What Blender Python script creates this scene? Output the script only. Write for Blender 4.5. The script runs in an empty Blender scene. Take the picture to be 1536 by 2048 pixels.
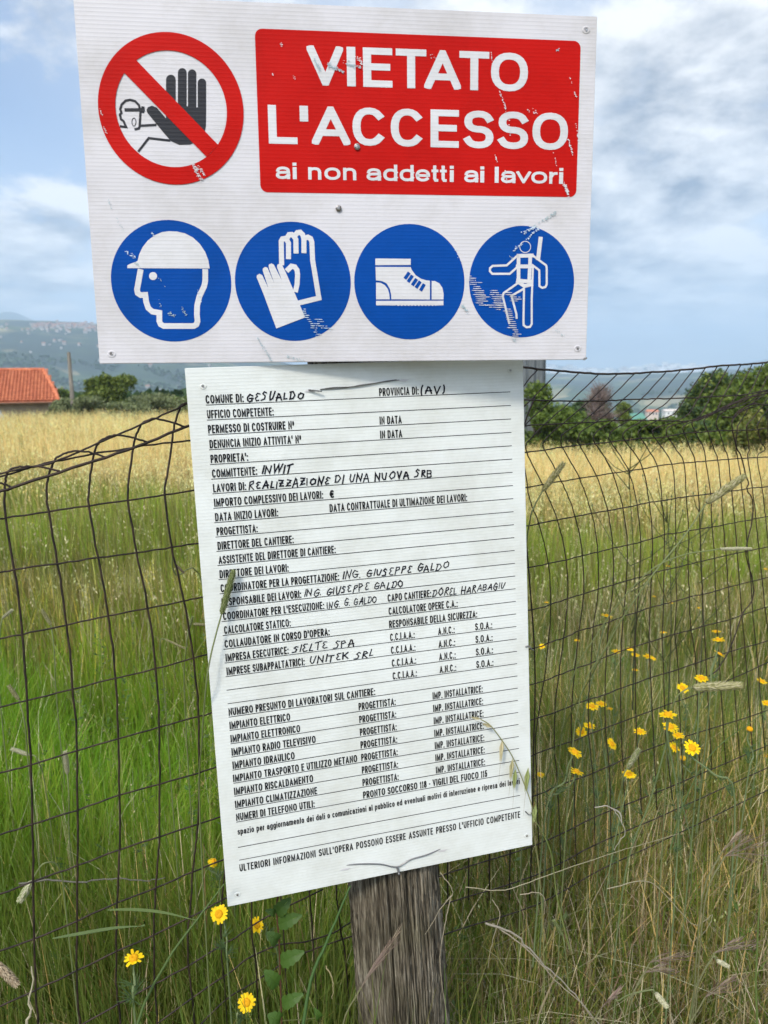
import bpy, bmesh, math, random
import numpy as np
from mathutils import Vector, Matrix

S = bpy.context.scene
R = math.radians
# ------------------------------------------------------------------ camera
F, CX, CY = 1538.0, 768.0, 1024.0            # focal length and centre of a 1536 x 2048 frame
EYE = Vector((0.0, 0.0, 1.35))
up = Vector((-98, 8836, 1538)).normalized()   # world up seen from the tilted camera
fw = Vector((0, 0, -1)); fh = (fw - fw.dot(up) * up).normalized(); rt = fh.cross(up)
ROT = Matrix((rt, fh, up))                    # camera axes -> world
cd = bpy.data.cameras.new('camera'); cam = bpy.data.objects.new('camera', cd)
S.collection.objects.link(cam); S.camera = cam
cam.matrix_world = Matrix.Translation(EYE) @ ROT.to_4x4()
cd.sensor_fit = 'VERTICAL'; cd.sensor_height = 36.0; cd.lens = F / 2048 * 36
cd.clip_start = 0.02; cd.clip_end = 40000
cd.dof.use_dof = True; cd.dof.focus_distance = 1.12; cd.dof.aperture_fstop = 9.0
# ------------------------------------------------------------------ world: daylight sky with clouds
SUN_EL, SUN_AZ = R(43), R(205)                # azimuth measured from +Y towards +X
W = bpy.data.worlds.new('World'); S.world = W; W.use_nodes = True
nt = W.node_tree; nt.nodes.clear(); N = nt.nodes.new; L = nt.links.new
def math_node(nt, op, a, b=None, clamp=False):
    n = nt.nodes.new('ShaderNodeMath'); n.operation = op; n.use_clamp = clamp
    for i, v in enumerate((a, b)):
        if v is None: continue
        if isinstance(v, (int, float)): n.inputs[i].default_value = v
        else: nt.links.new(v, n.inputs[i])
    return n.outputs[0]
out = N('ShaderNodeOutputWorld'); bg = N('ShaderNodeBackground')
sky = N('ShaderNodeTexSky'); sky.sky_type = 'NISHITA'; sky.sun_disc = False
sky.sun_elevation = SUN_EL; sky.sun_rotation = SUN_AZ; sky.air_density = 1.0; sky.dust_density = 0.6
sky.ozone_density = 2.0
tc = N('ShaderNodeTexCoord'); sep = N('ShaderNodeSeparateXYZ'); L(tc.outputs['Generated'], sep.inputs[0])
zz = math_node(nt, 'ADD', math_node(nt, 'MAXIMUM', sep.outputs[2], 0.0), 0.26)
cmb = N('ShaderNodeCombineXYZ')
L(math_node(nt, 'DIVIDE', sep.outputs[0], zz), cmb.inputs[0]); L(math_node(nt, 'DIVIDE', sep.outputs[1], zz), cmb.inputs[1])
def cloud_noise(scale, detail, rough, dist, off, lac=2.0):
    mp = N('ShaderNodeMapping'); mp.inputs['Location'].default_value = off; mp.inputs['Scale'].default_value = (1.0, 1.0, 1.0)
    L(cmb.outputs[0], mp.inputs[0])
    n = N('ShaderNodeTexNoise'); n.inputs['Scale'].default_value = scale; n.inputs['Detail'].default_value = detail
    n.inputs['Roughness'].default_value = rough; n.inputs['Distortion'].default_value = dist
    L(mp.outputs[0], n.inputs['Vector']); return n.outputs[0]
VX = 2.0
CX0, CY0 = (11.7, 9.1)                                                   # where the cloud field lies
n1 = cloud_noise(1.15, 14, 0.62, 0.15, (CX0, CY0, 0))
n1b = cloud_noise(1.15, 14, 0.62, 0.15, (CX0 + .07, CY0 - .10, 0))      # the same clouds shifted sunwards: lit and shaded sides
veil = cloud_noise(0.33, 3, 0.5, 0.0, (VX, 1.0, 5.0))
vr = N('ShaderNodeMapRange'); vr.inputs[1].default_value = 0.35; vr.inputs[2].default_value = 0.60; vr.inputs[4].default_value = 0.86; L(veil, vr.inputs[0])
cov = N('ShaderNodeMapRange'); cov.inputs[1].default_value = 0.465; cov.inputs[2].default_value = 0.535
L(n1, cov.inputs[0])
lit = math_node(nt, 'ADD', math_node(nt, 'MULTIPLY', math_node(nt, 'SUBTRACT', n1, n1b), 3.2), math_node(nt, 'SUBTRACT', 1.02, math_node(nt, 'MULTIPLY', n1, .95)), True)
shade = N('ShaderNodeValToRGB'); L(lit, shade.inputs[0])
shade.color_ramp.elements[0].position = 0.22; shade.color_ramp.elements[0].color = (.70, .86, 1.15, 1)
shade.color_ramp.elements[1].position = 0.70; shade.color_ramp.elements[1].color = (4.3, 4.25, 4.15, 1)
vm = N('ShaderNodeMix'); vm.data_type = 'RGBA'
mix = N('ShaderNodeMix'); mix.data_type = 'RGBA'
skm = N('ShaderNodeMix'); skm.data_type = 'RGBA'; skm.blend_type = 'MULTIPLY'; skm.inputs[0].default_value = 1.0
L(sky.outputs[0], skm.inputs[6]); skm.inputs[7].default_value = (0.48, 0.51, 0.57, 1)
L(vr.outputs[0], vm.inputs[0]); L(skm.outputs[2], vm.inputs[6]); vm.inputs[7].default_value = (3.15, 3.32, 3.55, 1)
L(math_node(nt, 'MULTIPLY', cov.outputs[0], .9), mix.inputs[0]); L(vm.outputs[2], mix.inputs[6]); L(shade.outputs[0], mix.inputs[7])
# forward scatter: sunward sky glow behind the camera, added to light the boards
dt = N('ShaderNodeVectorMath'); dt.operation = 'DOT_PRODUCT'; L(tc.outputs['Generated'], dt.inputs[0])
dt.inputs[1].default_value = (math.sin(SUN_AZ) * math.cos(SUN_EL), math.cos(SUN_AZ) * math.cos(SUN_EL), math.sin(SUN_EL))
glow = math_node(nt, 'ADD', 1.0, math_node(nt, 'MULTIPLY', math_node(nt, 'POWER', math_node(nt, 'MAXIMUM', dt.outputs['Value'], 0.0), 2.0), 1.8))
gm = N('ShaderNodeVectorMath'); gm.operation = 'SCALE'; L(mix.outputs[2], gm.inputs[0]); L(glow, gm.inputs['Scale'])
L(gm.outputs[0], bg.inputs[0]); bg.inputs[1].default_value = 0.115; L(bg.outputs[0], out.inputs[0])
sd = bpy.data.lights.new('sun', 'SUN'); sun = bpy.data.objects.new('sun', sd); S.collection.objects.link(sun)
sd.energy = 1.4; sd.angle = R(10); sd.color = (1.0, 0.93, 0.80)
sdir = Vector((math.sin(SUN_AZ) * math.cos(SUN_EL), math.cos(SUN_AZ) * math.cos(SUN_EL), math.sin(SUN_EL)))
sun.rotation_euler = sdir.to_track_quat('Z', 'Y').to_euler()
S.view_settings.view_transform = 'Standard'; S.view_settings.look = 'None'
S.view_settings.exposure = 1.38; S.view_settings.gamma = 1.0; S.view_settings.use_curve_mapping = False
S.cycles.max_bounces = 6; S.cycles.diffuse_bounces = 3; S.cycles.transmission_bounces = 4
S.cycles.volume_bounces = 1; S.cycles.transparent_max_bounces = 6; S.cycles.use_denoising = True

rng = np.random.default_rng(7); random.seed(7)
col = S.collection
# ------------------------------------------------------------------ helpers
def ray(px, py):
    return ROT @ Vector(((px - CX) / F, -(py - CY) / F, -1.0))
def at(px, py, t):
    return EYE + ray(px, py) * t
def set_props(o, label=None, cat=None, group=None, kind=None):
    if label: o['label'] = label
    if cat: o['category'] = cat
    if group: o['group'] = group
    if kind: o['kind'] = kind
    return o
def empty(name, loc, label, cat, group=None):
    o = bpy.data.objects.new(name, None); o.empty_display_size = 0.1; o.location = loc
    col.objects.link(o); return set_props(o, label, cat, group)
def link(name, me, mat, parent=None, world_coords=True):
    o = bpy.data.objects.new(name, me); col.objects.link(o)
    if mat is not None and not me.materials: me.materials.append(mat)
    if parent is not None:
        o.parent = parent
        if world_coords: o.matrix_parent_inverse = parent_world(parent).inverted()
    return o
def parent_world(p):
    m = p.matrix_basis.copy()
    while p.parent:
        m = p.parent.matrix_basis @ p.matrix_parent_inverse @ m; p = p.parent
    return m
class MB:
    """collects vertices and faces of ONE mesh"""
    def __init__(s): s.v = []; s.f = []; s.c = []
    def add(s, vs, fs, c=None):
        b = len(s.v); s.v += [tuple(v) for v in vs]; s.f += [tuple(i + b for i in f) for f in fs]
        if c is not None: s.c += [c] * len(vs) if not isinstance(c[0], (tuple, list)) else list(c)
    def box(s, x0, x1, y0, y1, z0, z1, M=None, c=None):
        vs = [Vector((x, y, z)) for x in (x0, x1) for y in (y0, y1) for z in (z0, z1)]
        if M is not None: vs = [M @ v for v in vs]
        s.add(vs, [(0, 1, 3, 2), (4, 6, 7, 5), (0, 4, 5, 1), (2, 3, 7, 6), (0, 2, 6, 4), (1, 5, 7, 3)], c)
    def tube(s, pts, rad, n=6, c=None, caps=True):
        pts = [Vector(p) for p in pts]; m = len(pts)
        rads = rad if isinstance(rad, (list, tuple)) else [rad] * m
        prev = None; vs = []
        for i, p in enumerate(pts):
            d = (pts[min(i + 1, m - 1)] - pts[max(i - 1, 0)])
            d = d.normalized() if d.length > 1e-9 else Vector((0, 0, 1))
            a = prev - d * prev.dot(d) if prev is not None else d.orthogonal()
            if a.length < 1e-6: a = d.orthogonal()
            a.normalize(); prev = a; b = d.cross(a)
            for k in range(n):
                th = 2 * math.pi * k / n
                vs.append(p + (a * math.cos(th) + b * math.sin(th)) * rads[i])
        fs = [(i * n + k, i * n + (k + 1) % n, (i + 1) * n + (k + 1) % n, (i + 1) * n + k) for i in range(m - 1) for k in range(n)]
        if caps: fs += [tuple(range(n))[::-1], tuple((m - 1) * n + k for k in range(n))]
        s.add(vs, fs, c)
    def ribbon(s, pts, wid, side, c=None, fold=0.0):
        """a leaf blade: strip along pts, width list wid, side direction, optional V fold"""
        pts = [Vector(p) for p in pts]; vs = []; fs = []; n = len(pts)
        for i, p in enumerate(pts):
            d = (pts[min(i + 1, n - 1)] - pts[max(i - 1, 0)]).normalized()
            sd_ = (side - d * side.dot(d)).normalized(); nn = d.cross(sd_)
            vs += [p - sd_ * wid[i] / 2 + nn * fold * wid[i], p, p + sd_ * wid[i] / 2 + nn * fold * wid[i]]
        for i in range(n - 1):
            fs += [(3 * i, 3 * i + 1, 3 * i + 4, 3 * i + 3), (3 * i + 1, 3 * i + 2, 3 * i + 5, 3 * i + 4)]
        s.add(vs, fs, c)
    def mesh(s, name, smooth=False):
        me = bpy.data.meshes.new(name); me.from_pydata(s.v, [], s.f); me.update()
        if s.c:
            a = me.color_attributes.new('Col', 'FLOAT_COLOR', 'POINT')
            a.data.foreach_set('color', np.array([(*c[:3], 1.0) for c in s.c], dtype=np.float32).ravel())
        if smooth: me.shade_smooth()
        return me
    def build(s, name, mat, parent=None, smooth=False, local=False):
        return link(name, s.mesh(name, smooth), mat, parent, not local)
def smooth_path(pts, per=5):
    pts = [Vector(p) for p in pts]
    if len(pts) < 3: return pts
    P = [2 * pts[0] - pts[1]] + pts + [2 * pts[-1] - pts[-2]]; o = []
    for i in range(1, len(P) - 2):
        a, b, c, d = P[i - 1], P[i], P[i + 1], P[i + 2]
        for k in range(per):
            t = k / per
            o.append(0.5 * ((2 * b) + (c - a) * t + (2 * a - 5 * b + 4 * c - d) * t * t + (3 * b - a - 3 * c + d) * t ** 3))
    o.append(pts[-1]); return o
def np_mesh(name, verts, tris_or_quads, cols=None, k=4):
    me = bpy.data.meshes.new(name); nv = len(verts); nf = len(tris_or_quads)
    me.vertices.add(nv); me.vertices.foreach_set('co', np.ascontiguousarray(verts, np.float32).ravel())
    me.loops.add(nf * k); me.loops.foreach_set('vertex_index', np.ascontiguousarray(tris_or_quads, np.int32).ravel())
    me.polygons.add(nf); me.polygons.foreach_set('loop_start', np.arange(0, nf * k, k, dtype=np.int32))
    me.update(calc_edges=True)
    if cols is not None:
        a = me.color_attributes.new('Col', 'FLOAT_COLOR', 'POINT')
        cc = np.ones((nv, 4), np.float32); cc[:, :3] = cols; a.data.foreach_set('color', cc.ravel())
    return me
# ------------------------------------------------------------------ materials
def new_mat(name, base=(0.5, 0.5, 0.5), rough=0.6, metal=0.0, spec=0.5):
    m = bpy.data.materials.new(name); m.use_nodes = True
    b = m.node_tree.nodes['Principled BSDF']; b.inputs['Base Color'].default_value = (*base, 1)
    b.inputs['Roughness'].default_value = rough; b.inputs['Metallic'].default_value = metal
    b.inputs['Specular IOR Level'].default_value = spec
    return m
def noise_mix(m, c1, c2, scale=8, detail=6, lo=0.4, hi=0.6, stretch=(1, 1, 1), coord='Object', bump=0.0, c3=None):
    t = m.node_tree; b = t.nodes['Principled BSDF']
    tc = t.nodes.new('ShaderNodeTexCoord'); mp = t.nodes.new('ShaderNodeMapping'); mp.inputs['Scale'].default_value = stretch
    t.links.new(tc.outputs[coord], mp.inputs[0])
    n = t.nodes.new('ShaderNodeTexNoise'); n.inputs['Scale'].default_value = scale; n.inputs['Detail'].default_value = detail
    n.inputs['Roughness'].default_value = 0.62
    t.links.new(mp.outputs[0], n.inputs['Vector'])
    r = t.nodes.new('ShaderNodeValToRGB'); t.links.new(n.outputs[0], r.inputs[0])
    r.color_ramp.elements[0].position = lo; r.color_ramp.elements[0].color = (*c1, 1)
    r.color_ramp.elements[1].position = hi; r.color_ramp.elements[1].color = (*c2, 1)
    if c3:
        e = r.color_ramp.elements.new((lo + hi) / 2); e.color = (*c3, 1)
    t.links.new(r.outputs[0], b.inputs['Base Color'])
    if bump:
        bp = t.nodes.new('ShaderNodeBump'); bp.inputs['Strength'].default_value = bump; bp.inputs['Distance'].default_value = 0.01
        t.links.new(n.outputs[0], bp.inputs['Height']); t.links.new(bp.outputs[0], b.inputs['Normal'])
    return m
def leaf_mat(name, trans=0.35, rough=0.5, gain=(1, 1, 1), spec=0.3):
    """vertex-coloured foliage: Principled with a translucent share"""
    m = bpy.data.materials.new(name); m.use_nodes = True; t = m.node_tree; b = t.nodes['Principled BSDF']
    at_ = t.nodes.new('ShaderNodeAttribute'); at_.attribute_name = 'Col'
    t.links.new(at_.outputs[0], b.inputs['Base Color']); b.inputs['Roughness'].default_value = rough
    b.inputs['Specular IOR Level'].default_value = spec
    tr = t.nodes.new('ShaderNodeBsdfTranslucent'); t.links.new(at_.outputs[0], tr.inputs[0])
    ms = t.nodes.new('ShaderNodeMixShader'); ms.inputs[0].default_value = trans
    t.links.new(b.outputs[0], ms.inputs[1]); t.links.new(tr.outputs[0], ms.inputs[2])
    t.links.new(ms.outputs[0], t.nodes['Material Output'].inputs[0]); return m
def coroplast(name, base, rough=0.38, pitch=0.0043, bump=0.14, dirt=None, spec=.22):
    """fluted plastic sheet: ribs across, slow waves, faint grime"""
    m = new_mat(name, base, rough, spec=spec); t = m.node_tree; b = t.nodes['Principled BSDF']
    tc = t.nodes.new('ShaderNodeTexCoord'); sp = t.nodes.new('ShaderNodeSeparateXYZ'); t.links.new(tc.outputs['Object'], sp.inputs[0])
    s = math_node(t, 'SINE', math_node(t, 'MULTIPLY', sp.outputs[1], 2 * math.pi / pitch))
    s = math_node(t, 'POWER', math_node(t, 'ABSOLUTE', math_node(t, 'MULTIPLY', math_node(t, 'ADD', s, 1.0), 0.5)), 2.5)
    bp = t.nodes.new('ShaderNodeBump'); bp.inputs['Strength'].default_value = bump; bp.inputs['Distance'].default_value = 0.0006
    n = t.nodes.new('ShaderNodeTexNoise'); n.inputs['Scale'].default_value = 5; n.inputs['Detail'].default_value = 2
    t.links.new(tc.outputs['Object'], n.inputs['Vector'])
    bp2 = t.nodes.new('ShaderNodeBump'); bp2.inputs['Strength'].default_value = 0.6; bp2.inputs['Distance'].default_value = 0.012
    t.links.new(n.outputs[0], bp2.inputs['Height'])
    t.links.new(s, bp.inputs['Height']); t.links.new(bp2.outputs[0], bp.inputs['Normal']); t.links.new(bp.outputs[0], b.inputs['Normal'])
    n2 = t.nodes.new('ShaderNodeTexNoise'); n2.inputs['Scale'].default_value = 9; n2.inputs['Detail'].default_value = 8; n2.inputs['Roughness'].default_value = 0.7
    t.links.new(tc.outputs['Object'], n2.inputs['Vector'])
    r = t.nodes.new('ShaderNodeValToRGB'); t.links.new(n2.outputs[0], r.inputs[0])
    d = dirt or (base[0] * .86, base[1] * .85, base[2] * .82)
    r.color_ramp.elements[0].position = 0.33; r.color_ramp.elements[0].color = (*d, 1)
    r.color_ramp.elements[1].position = 0.56; r.color_ramp.elements[1].color = (*base, 1)
    # the webs of the fluting read as faintly darker lines through the thin skin
    mx = t.nodes.new('ShaderNodeMix'); mx.data_type = 'RGBA'; mx.blend_type = 'MULTIPLY'
    t.links.new(math_node(t, 'MULTIPLY', s, 0.07), mx.inputs[0]); t.links.new(r.outputs[0], mx.inputs[6]); mx.inputs[7].default_value = (0.55, 0.58, 0.62, 1)
    t.links.new(mx.outputs[2], b.inputs['Base Color']); return m
M_SIGN = coroplast('warning_sign_plastic', (0.60, 0.58, 0.605))
M_FORM = coroplast('form_sheet_plastic', (0.70, 0.72, 0.695), pitch=0.0042)
M_RED = coroplast('sign_red_print', (0.48, 0.007, 0.004), bump=0.12, spec=.08)
M_BLUE = coroplast('sign_blue_print', (0.002, 0.060, 0.31), bump=0.12, spec=.08)
M_BLACK = coroplast('sign_black_print', (0.02, 0.02, 0.025))
M_WHITE = coroplast('sign_white_print', (0.63, 0.62, 0.64))
M_SCUFF = coroplast('scuffed_print', (0.55, 0.66, 0.76))
M_SCUFFG = coroplast('scuffed_print_grey', (0.34, 0.44, 0.48))
M_INK = new_mat('form_black_ink', (0.008, 0.008, 0.010), 0.6, spec=.1)
M_PEN = new_mat('marker_ink', (0.010, 0.010, 0.016), 0.6, spec=.1)
M_WIRE = noise_mix(new_mat('rusty_wire', (0.03, 0.02, 0.015), 0.6, 0.35), (0.016, 0.011, 0.009), (0.050, 0.030, 0.022), 60)
M_TIE = new_mat('tie_wire', (0.17, 0.17, 0.175), 0.45, 0.6)
M_NAIL = noise_mix(new_mat('nail_metal', (0.3, 0.3, 0.29), 0.4, 0.7), (0.16, 0.13, 0.11), (0.42, 0.42, 0.42), 300)
M_VEG = leaf_mat('grass_blades', 0.45)
M_STRAW = leaf_mat('dry_straw', 0.25, 0.6)
M_LEAF = leaf_mat('tree_leaves', 0.25, 0.55)
M_PETAL = leaf_mat('yellow_petals', 0.3, 0.6, spec=0.15)
# ------------------------------------------------------------------ terrain
def sstep(a, b, x):
    t = np.clip((x - a) / (b - a), 0, 1); return t * t * (3 - 2 * t)
def wob(x, y, s, ph=0.0):
    x = np.asarray(x, float); y = np.asarray(y, float)
    return (np.sin(x * s + 1.7 * np.sin(y * s * 0.7 + ph) + ph) + np.sin(y * s * 1.3 + 1.1 * np.sin(x * s * 1.1 + 2 + ph) + 2.1 * ph)
            + 0.6 * np.sin((x + y) * s * 2.3 + ph * 3)) / 2.6
def near_ground(x, y):
    u = np.asarray(x, float) / np.maximum(np.abs(y), 0.5)
    k = 0.0235 + 0.039 * sstep(-0.30, 0.22, u)
    yy = np.clip(y, 0, 60)
    return -k * yy + 0.03 * wob(x, y, 1.1) * sstep(0.5, 4, np.abs(y) + np.abs(x))
def height(x, y):
    x = np.asarray(x, float); y = np.asarray(y, float)
    r = np.hypot(x, y); az = np.arctan2(x, np.maximum(y, 1e-6)); az = np.where(y <= 0, np.sign(x) * 1.57, az)
    u = np.tan(np.clip(az, -1.2, 1.2))
    g = near_ground(x, y)
    valley = g - 62 * sstep(60, 700, r) + 9 * wob(x, y, 0.006, 1.0) * sstep(150, 600, r)
    a1 = 190 - 180 * sstep(-0.36, -0.02, u) + 7 * wob(x, y, 0.004, 0.5)
    ridge = sstep(800, 2700, r) * (1 - 0.5 * sstep(2900, 4300, r))
    z = valley + (a1 + 62) * ridge + 16 * wob(x, y, 0.0045, 2.0) * sstep(700, 1500, r) + 6 * wob(x, y, 0.012, 4.0) * sstep(700, 1200, r)
    top2 = 150 + 30 * np.sin(u * 14) + 18 * np.sin(u * 37 + 1)
    pk = 400 * np.exp(-((u + 0.468) / 0.045) ** 2) + 400 * np.exp(-((u + 0.55) / 0.05) ** 2) + 230 * np.exp(-((u + 0.41) / 0.035) ** 2)
    z2 = (top2 + pk) * sstep(3600, 6800, r) * (1 - 0.3 * sstep(7000, 9500, r))
    return np.maximum(z, z2 - 60)
def build_terrain():
    rr = np.concatenate([np.linspace(0.0, 12, 25), np.geomspace(12.6, 9500, 150)])
    aa = np.concatenate([np.linspace(-math.pi, -1.0, 26)[:-1], np.linspace(-1.0, 1.0, 261), np.linspace(1.0, math.pi, 26)[1:]])
    Rr, A = np.meshgrid(rr, aa, indexing='ij'); X = Rr * np.sin(A); Y = Rr * np.cos(A); Z = height(X, Y)
    v = np.stack([X, Y, Z], -1).reshape(-1, 3); nr, na = Rr.shape
    i, j = np.meshgrid(np.arange(nr - 1), np.arange(na - 1), indexing='ij'); b = (i * na + j).ravel()
    q = np.stack([b, b + na, b + na + 1, b + 1], 1)
    # the setting in two sheets: the field ground and the far valley
    rad = rr[(q[:, 0] // na)]
    m = new_mat('meadow_soil', rough=0.9)
    noise_mix(m, (0.052, 0.058, 0.022), (0.20, 0.155, 0.065), 0.9, 8, 0.38, 0.62, coord='Object', c3=(0.11, 0.105, 0.035))
    fld = np_mesh('field_ground', v, q[rad < 60.0]); fld.shade_smooth()
    set_props(link('field_ground', fld, m), kind='structure')
    m2 = new_mat('valley_land', rough=0.95); t = m2.node_tree; b2 = t.nodes['Principled BSDF']
    tc = t.nodes.new('ShaderNodeTexCoord')
    v1 = t.nodes.new('ShaderNodeTexVoronoi'); v1.inputs['Scale'].default_value = 0.011; t.links.new(tc.outputs['Object'], v1.inputs['Vector'])
    r1 = t.nodes.new('ShaderNodeValToRGB'); sp = t.nodes.new('ShaderNodeSeparateColor'); t.links.new(v1.outputs['Color'], sp.inputs[0]); t.links.new(sp.outputs[0], r1.inputs[0])
    r1.color_ramp.interpolation = 'CONSTANT'
    for k, (p, c) in enumerate([(0, (0.04, 0.075, 0.03)), (0.3, (0.10, 0.13, 0.05)), (0.55, (0.05, 0.085, 0.03)), (0.75, (0.17, 0.17, 0.08)), (0.88, (0.27, 0.24, 0.13))]):
        e = r1.color_ramp.elements[k] if k < 2 else r1.color_ramp.elements.new(p); e.position = p; e.color = (*c, 1)
    n = t.nodes.new('ShaderNodeTexNoise'); n.inputs['Scale'].default_value = 0.004; n.inputs['Detail'].default_value = 9; n.inputs['Roughness'].default_value = 0.65
    t.links.new(tc.outputs['Object'], n.inputs['Vector'])
    rn = t.nodes.new('ShaderNodeMapRange'); rn.inputs[1].default_value = 0.42; rn.inputs[2].default_value = 0.56; t.links.new(n.outputs[0], rn.inputs[0])
    mx = t.nodes.new('ShaderNodeMix'); mx.data_type = 'RGBA'; t.links.new(rn.outputs[0], mx.inputs[0]); t.links.new(r1.outputs[0], mx.inputs[6]); mx.inputs[7].default_value = (0.020, 0.040, 0.030, 1)
    t.links.new(mx.outputs[2], b2.inputs['Base Color'])
    far = np_mesh('valley_hills', v, q[rad >= 60.0]); far.shade_smooth()
    set_props(link('valley_hills', far, m2), kind='structure')
build_terrain()
# ------------------------------------------------------------------ haze: one closed volume round everything, sky outside
HZ = MB(); HZ.box(-11000, 11000, -9700, 11000, -260, 625)
hm = bpy.data.materials.new('haze_air'); hm.use_nodes = True; hm.node_tree.nodes.clear()
ho = hm.node_tree.nodes.new('ShaderNodeOutputMaterial'); hv = hm.node_tree.nodes.new('ShaderNodeVolumePrincipled')
hv.inputs['Color'].default_value = (0.60, 0.78, 0.98, 1); hv.inputs['Density'].default_value = 2.7e-4
hm.node_tree.links.new(hv.outputs[0], ho.inputs['Volume'])
set_props(HZ.build('haze', hm), kind='stuff')
# ------------------------------------------------------------------ far villages
def gz(x, y): return float(height(np.array(x), np.array(y)))
def village(name, label, px0, px1, dist, spread, n, seed, roofs=0.4, size=(9, 17), cw=(0.34, 0.32, 0.30)):
    rg = random.Random(seed); mb = MB()
    cr = (0.30, 0.16, 0.11)
    for _ in range(n):
        d = dist + rg.gauss(0, 1) * spread; u = (rg.uniform(px0, px1) - CX) / F
        y = d; x = u * d; z = gz(x, y); w = rg.uniform(*size); h = w * rg.uniform(.45, .75)
        Mx = Matrix.Translation((x, y, z)) @ Matrix.Rotation(rg.uniform(-0.6, 0.6), 4, 'Z')
        k = rg.uniform(0.7, 1.1); mb.box(-w / 2, w / 2, -w * .35, w * .35, -3, h, Mx, tuple(c * k for c in cw))
        if rg.random() < roofs:
            vs = [Mx @ Vector(p) for p in ((-w * .55, -w * .42, h), (w * .55, -w * .42, h), (w * .55, w * .42, h), (-w * .55, w * .42, h), (-w * .55, 0, h + 2.2), (w * .55, 0, h + 2.2))]
            mb.add(vs, [(0, 1, 5, 4), (2, 3, 4, 5), (0, 4, 3), (1, 2, 5)], cr)
    set_props(mb.build(name, M_TOWN), label, kind='stuff')
M_TOWN = new_mat('town_walls', rough=0.8)
_a = M_TOWN.node_tree.nodes.new('ShaderNodeAttribute'); _a.attribute_name = 'Col'
M_TOWN.node_tree.links.new(_a.outputs[0], M_TOWN.node_tree.nodes['Principled BSDF'].inputs['Base Color'])
village('hill_village', 'dense pale village houses high on the left ridge', 88, 210, 2050, 60, 170, 1, .5, (5, 10))
village('hill_village', 'scattered farmhouses strung along the left hillside', -60, 330, 1850, 300, 70, 2, .4, (4, 8))
village('valley_houses', 'scattered houses low in the valley on the left', -60, 480, 1250, 220, 30, 3, .4, (4, 7))
village('hill_town', 'hazy white town on the far right hillside', 1060, 1420, 5000, 420, 300, 4, 0.3, (22, 44), (.85, .82, .78))
village('hill_town', 'hazy white houses on the lower right hills', 1050, 1500, 3700, 300, 150, 5, 0.3, (14, 30), (.8, .77, .72))
# ------------------------------------------------------------------ house with tiled roof, far left
def house():
    D = 50.0
    e1 = at(120, 802, D); e0 = at(-190, 800, D * 0.94)     # eave line
    rdir = (e1 - e0); rdir.z = 0; ln = rdir.length; rdir.normalize(); back = Vector((-rdir.y, rdir.x, 0))
    if back.y < 0: back = -back
    base = Vector((e0.x, e0.y, 0)); ze = e1.z; Mx = Matrix.Translation(base) @ Matrix((rdir, back, Vector((0, 0, 1)))).transposed().to_4x4()
    root = empty('farm_house', Mx @ Vector((ln / 2, 2.5, ze - 3.2)), 'beige farmhouse with an orange tiled roof at the left edge of the field', 'house')
    pitch_h, run, inset = 2.05, 4.4, 1.1
    wall = noise_mix(new_mat('beige_render', rough=0.85), (0.27, 0.22, 0.155), (0.36, 0.30, 0.22), 1.2)
    w = MB(); x1 = ln - 0.75
    w.box(0.3, x1, 0.55, 8.2, ze - 3.4, ze - 0.06, Mx)
    w.build('wall', wall, root)
    g = MB(); g.add([Mx @ Vector(p) for p in ((x1, .6, ze - .06), (x1, 8.1, ze - .06), (x1, run, ze + pitch_h - .25))], [(0, 1, 2)]); g.build('gable', wall, root)
    rm = noise_mix(new_mat('roof_tile_clay', rough=0.8), (0.40, 0.105, 0.045), (0.60, 0.20, 0.09), 3.0, c3=(0.50, 0.14, 0.06))
    tl = MB(); rows, tw = 14, 0.21; cols = int(ln / tw)
    for r in range(rows):
        a, b2 = r / rows, (r + 1.14) / rows
        xr0, xr1 = 0.0, ln - inset * 0.0
        for c in range(cols):
            x = c * tw; 
            shift = 0.0
            lim = ln - 1.05 * a                     # hip-like slanting verge on the right
            if x > lim: continue
            vs = []
            for (s_, lift) in ((a, 0.05), (b2, 0.0)):
                for q in range(4):
                    th = math.pi * q / 3
                    vs.append(Mx @ Vector((x + tw * .5 - math.cos(th) * tw * .46, s_ * run, ze + s_ * pitch_h + lift + math.sin(th) * 0.075)))
            tl.add(vs, [(i, i + 1, i + 5, i + 4) for i in range(3)])
    o = tl.build('roof_tiles', rm, root); o['kind'] = 'stuff'
    rb = MB(); rb.add([Mx @ Vector(p) for p in ((0, 0, ze - .03), (ln, 0, ze - .03), (ln - 1.05, run, ze + pitch_h - .03), (0, run, ze + pitch_h - .03), (0, 8.8, ze - .1), (ln, 8.8, ze - .1))], [(0, 1, 2, 3), (3, 2, 5, 4)]); rb.build('roof', rm, root)
    rg = MB(); rg.tube([Mx @ Vector((0, run, ze + pitch_h + .04)), Mx @ Vector((ln - 1.0, run, ze + pitch_h + .04))], 0.11, 6); rg.build('ridge_tiles', rm, root)
    vg = MB(); vg.tube([Mx @ Vector((ln - .02, 0, ze + .03)), Mx @ Vector((ln - 1.08, run, ze + pitch_h + .05))], 0.12, 6); vg.build('verge_tiles', rm, root)
    gt = MB(); gt.tube([Mx @ Vector((0, -.07, ze - .08)), Mx @ Vector((ln, -.07, ze - .08))], 0.06, 6)
    gt.build('gutter', new_mat('brown_gutter', (0.16, 0.085, 0.05), 0.5), root)
house()
# grey panel leaning at the left edge of the house
q = MB(); b0 = at(-14, 822, 44); q.box(-.35, .35, -.04, .04, -1.3, .45, Matrix.Translation(b0) @ Matrix.Rotation(-.5, 4, 'Y'))
set_props(q.build('leaning_board', noise_mix(new_mat('grey_board', rough=.6), (.30, .31, .33), (.42, .43, .45), 2)), 'pale grey board leaning beside the farmhouse wall', 'board')
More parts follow.
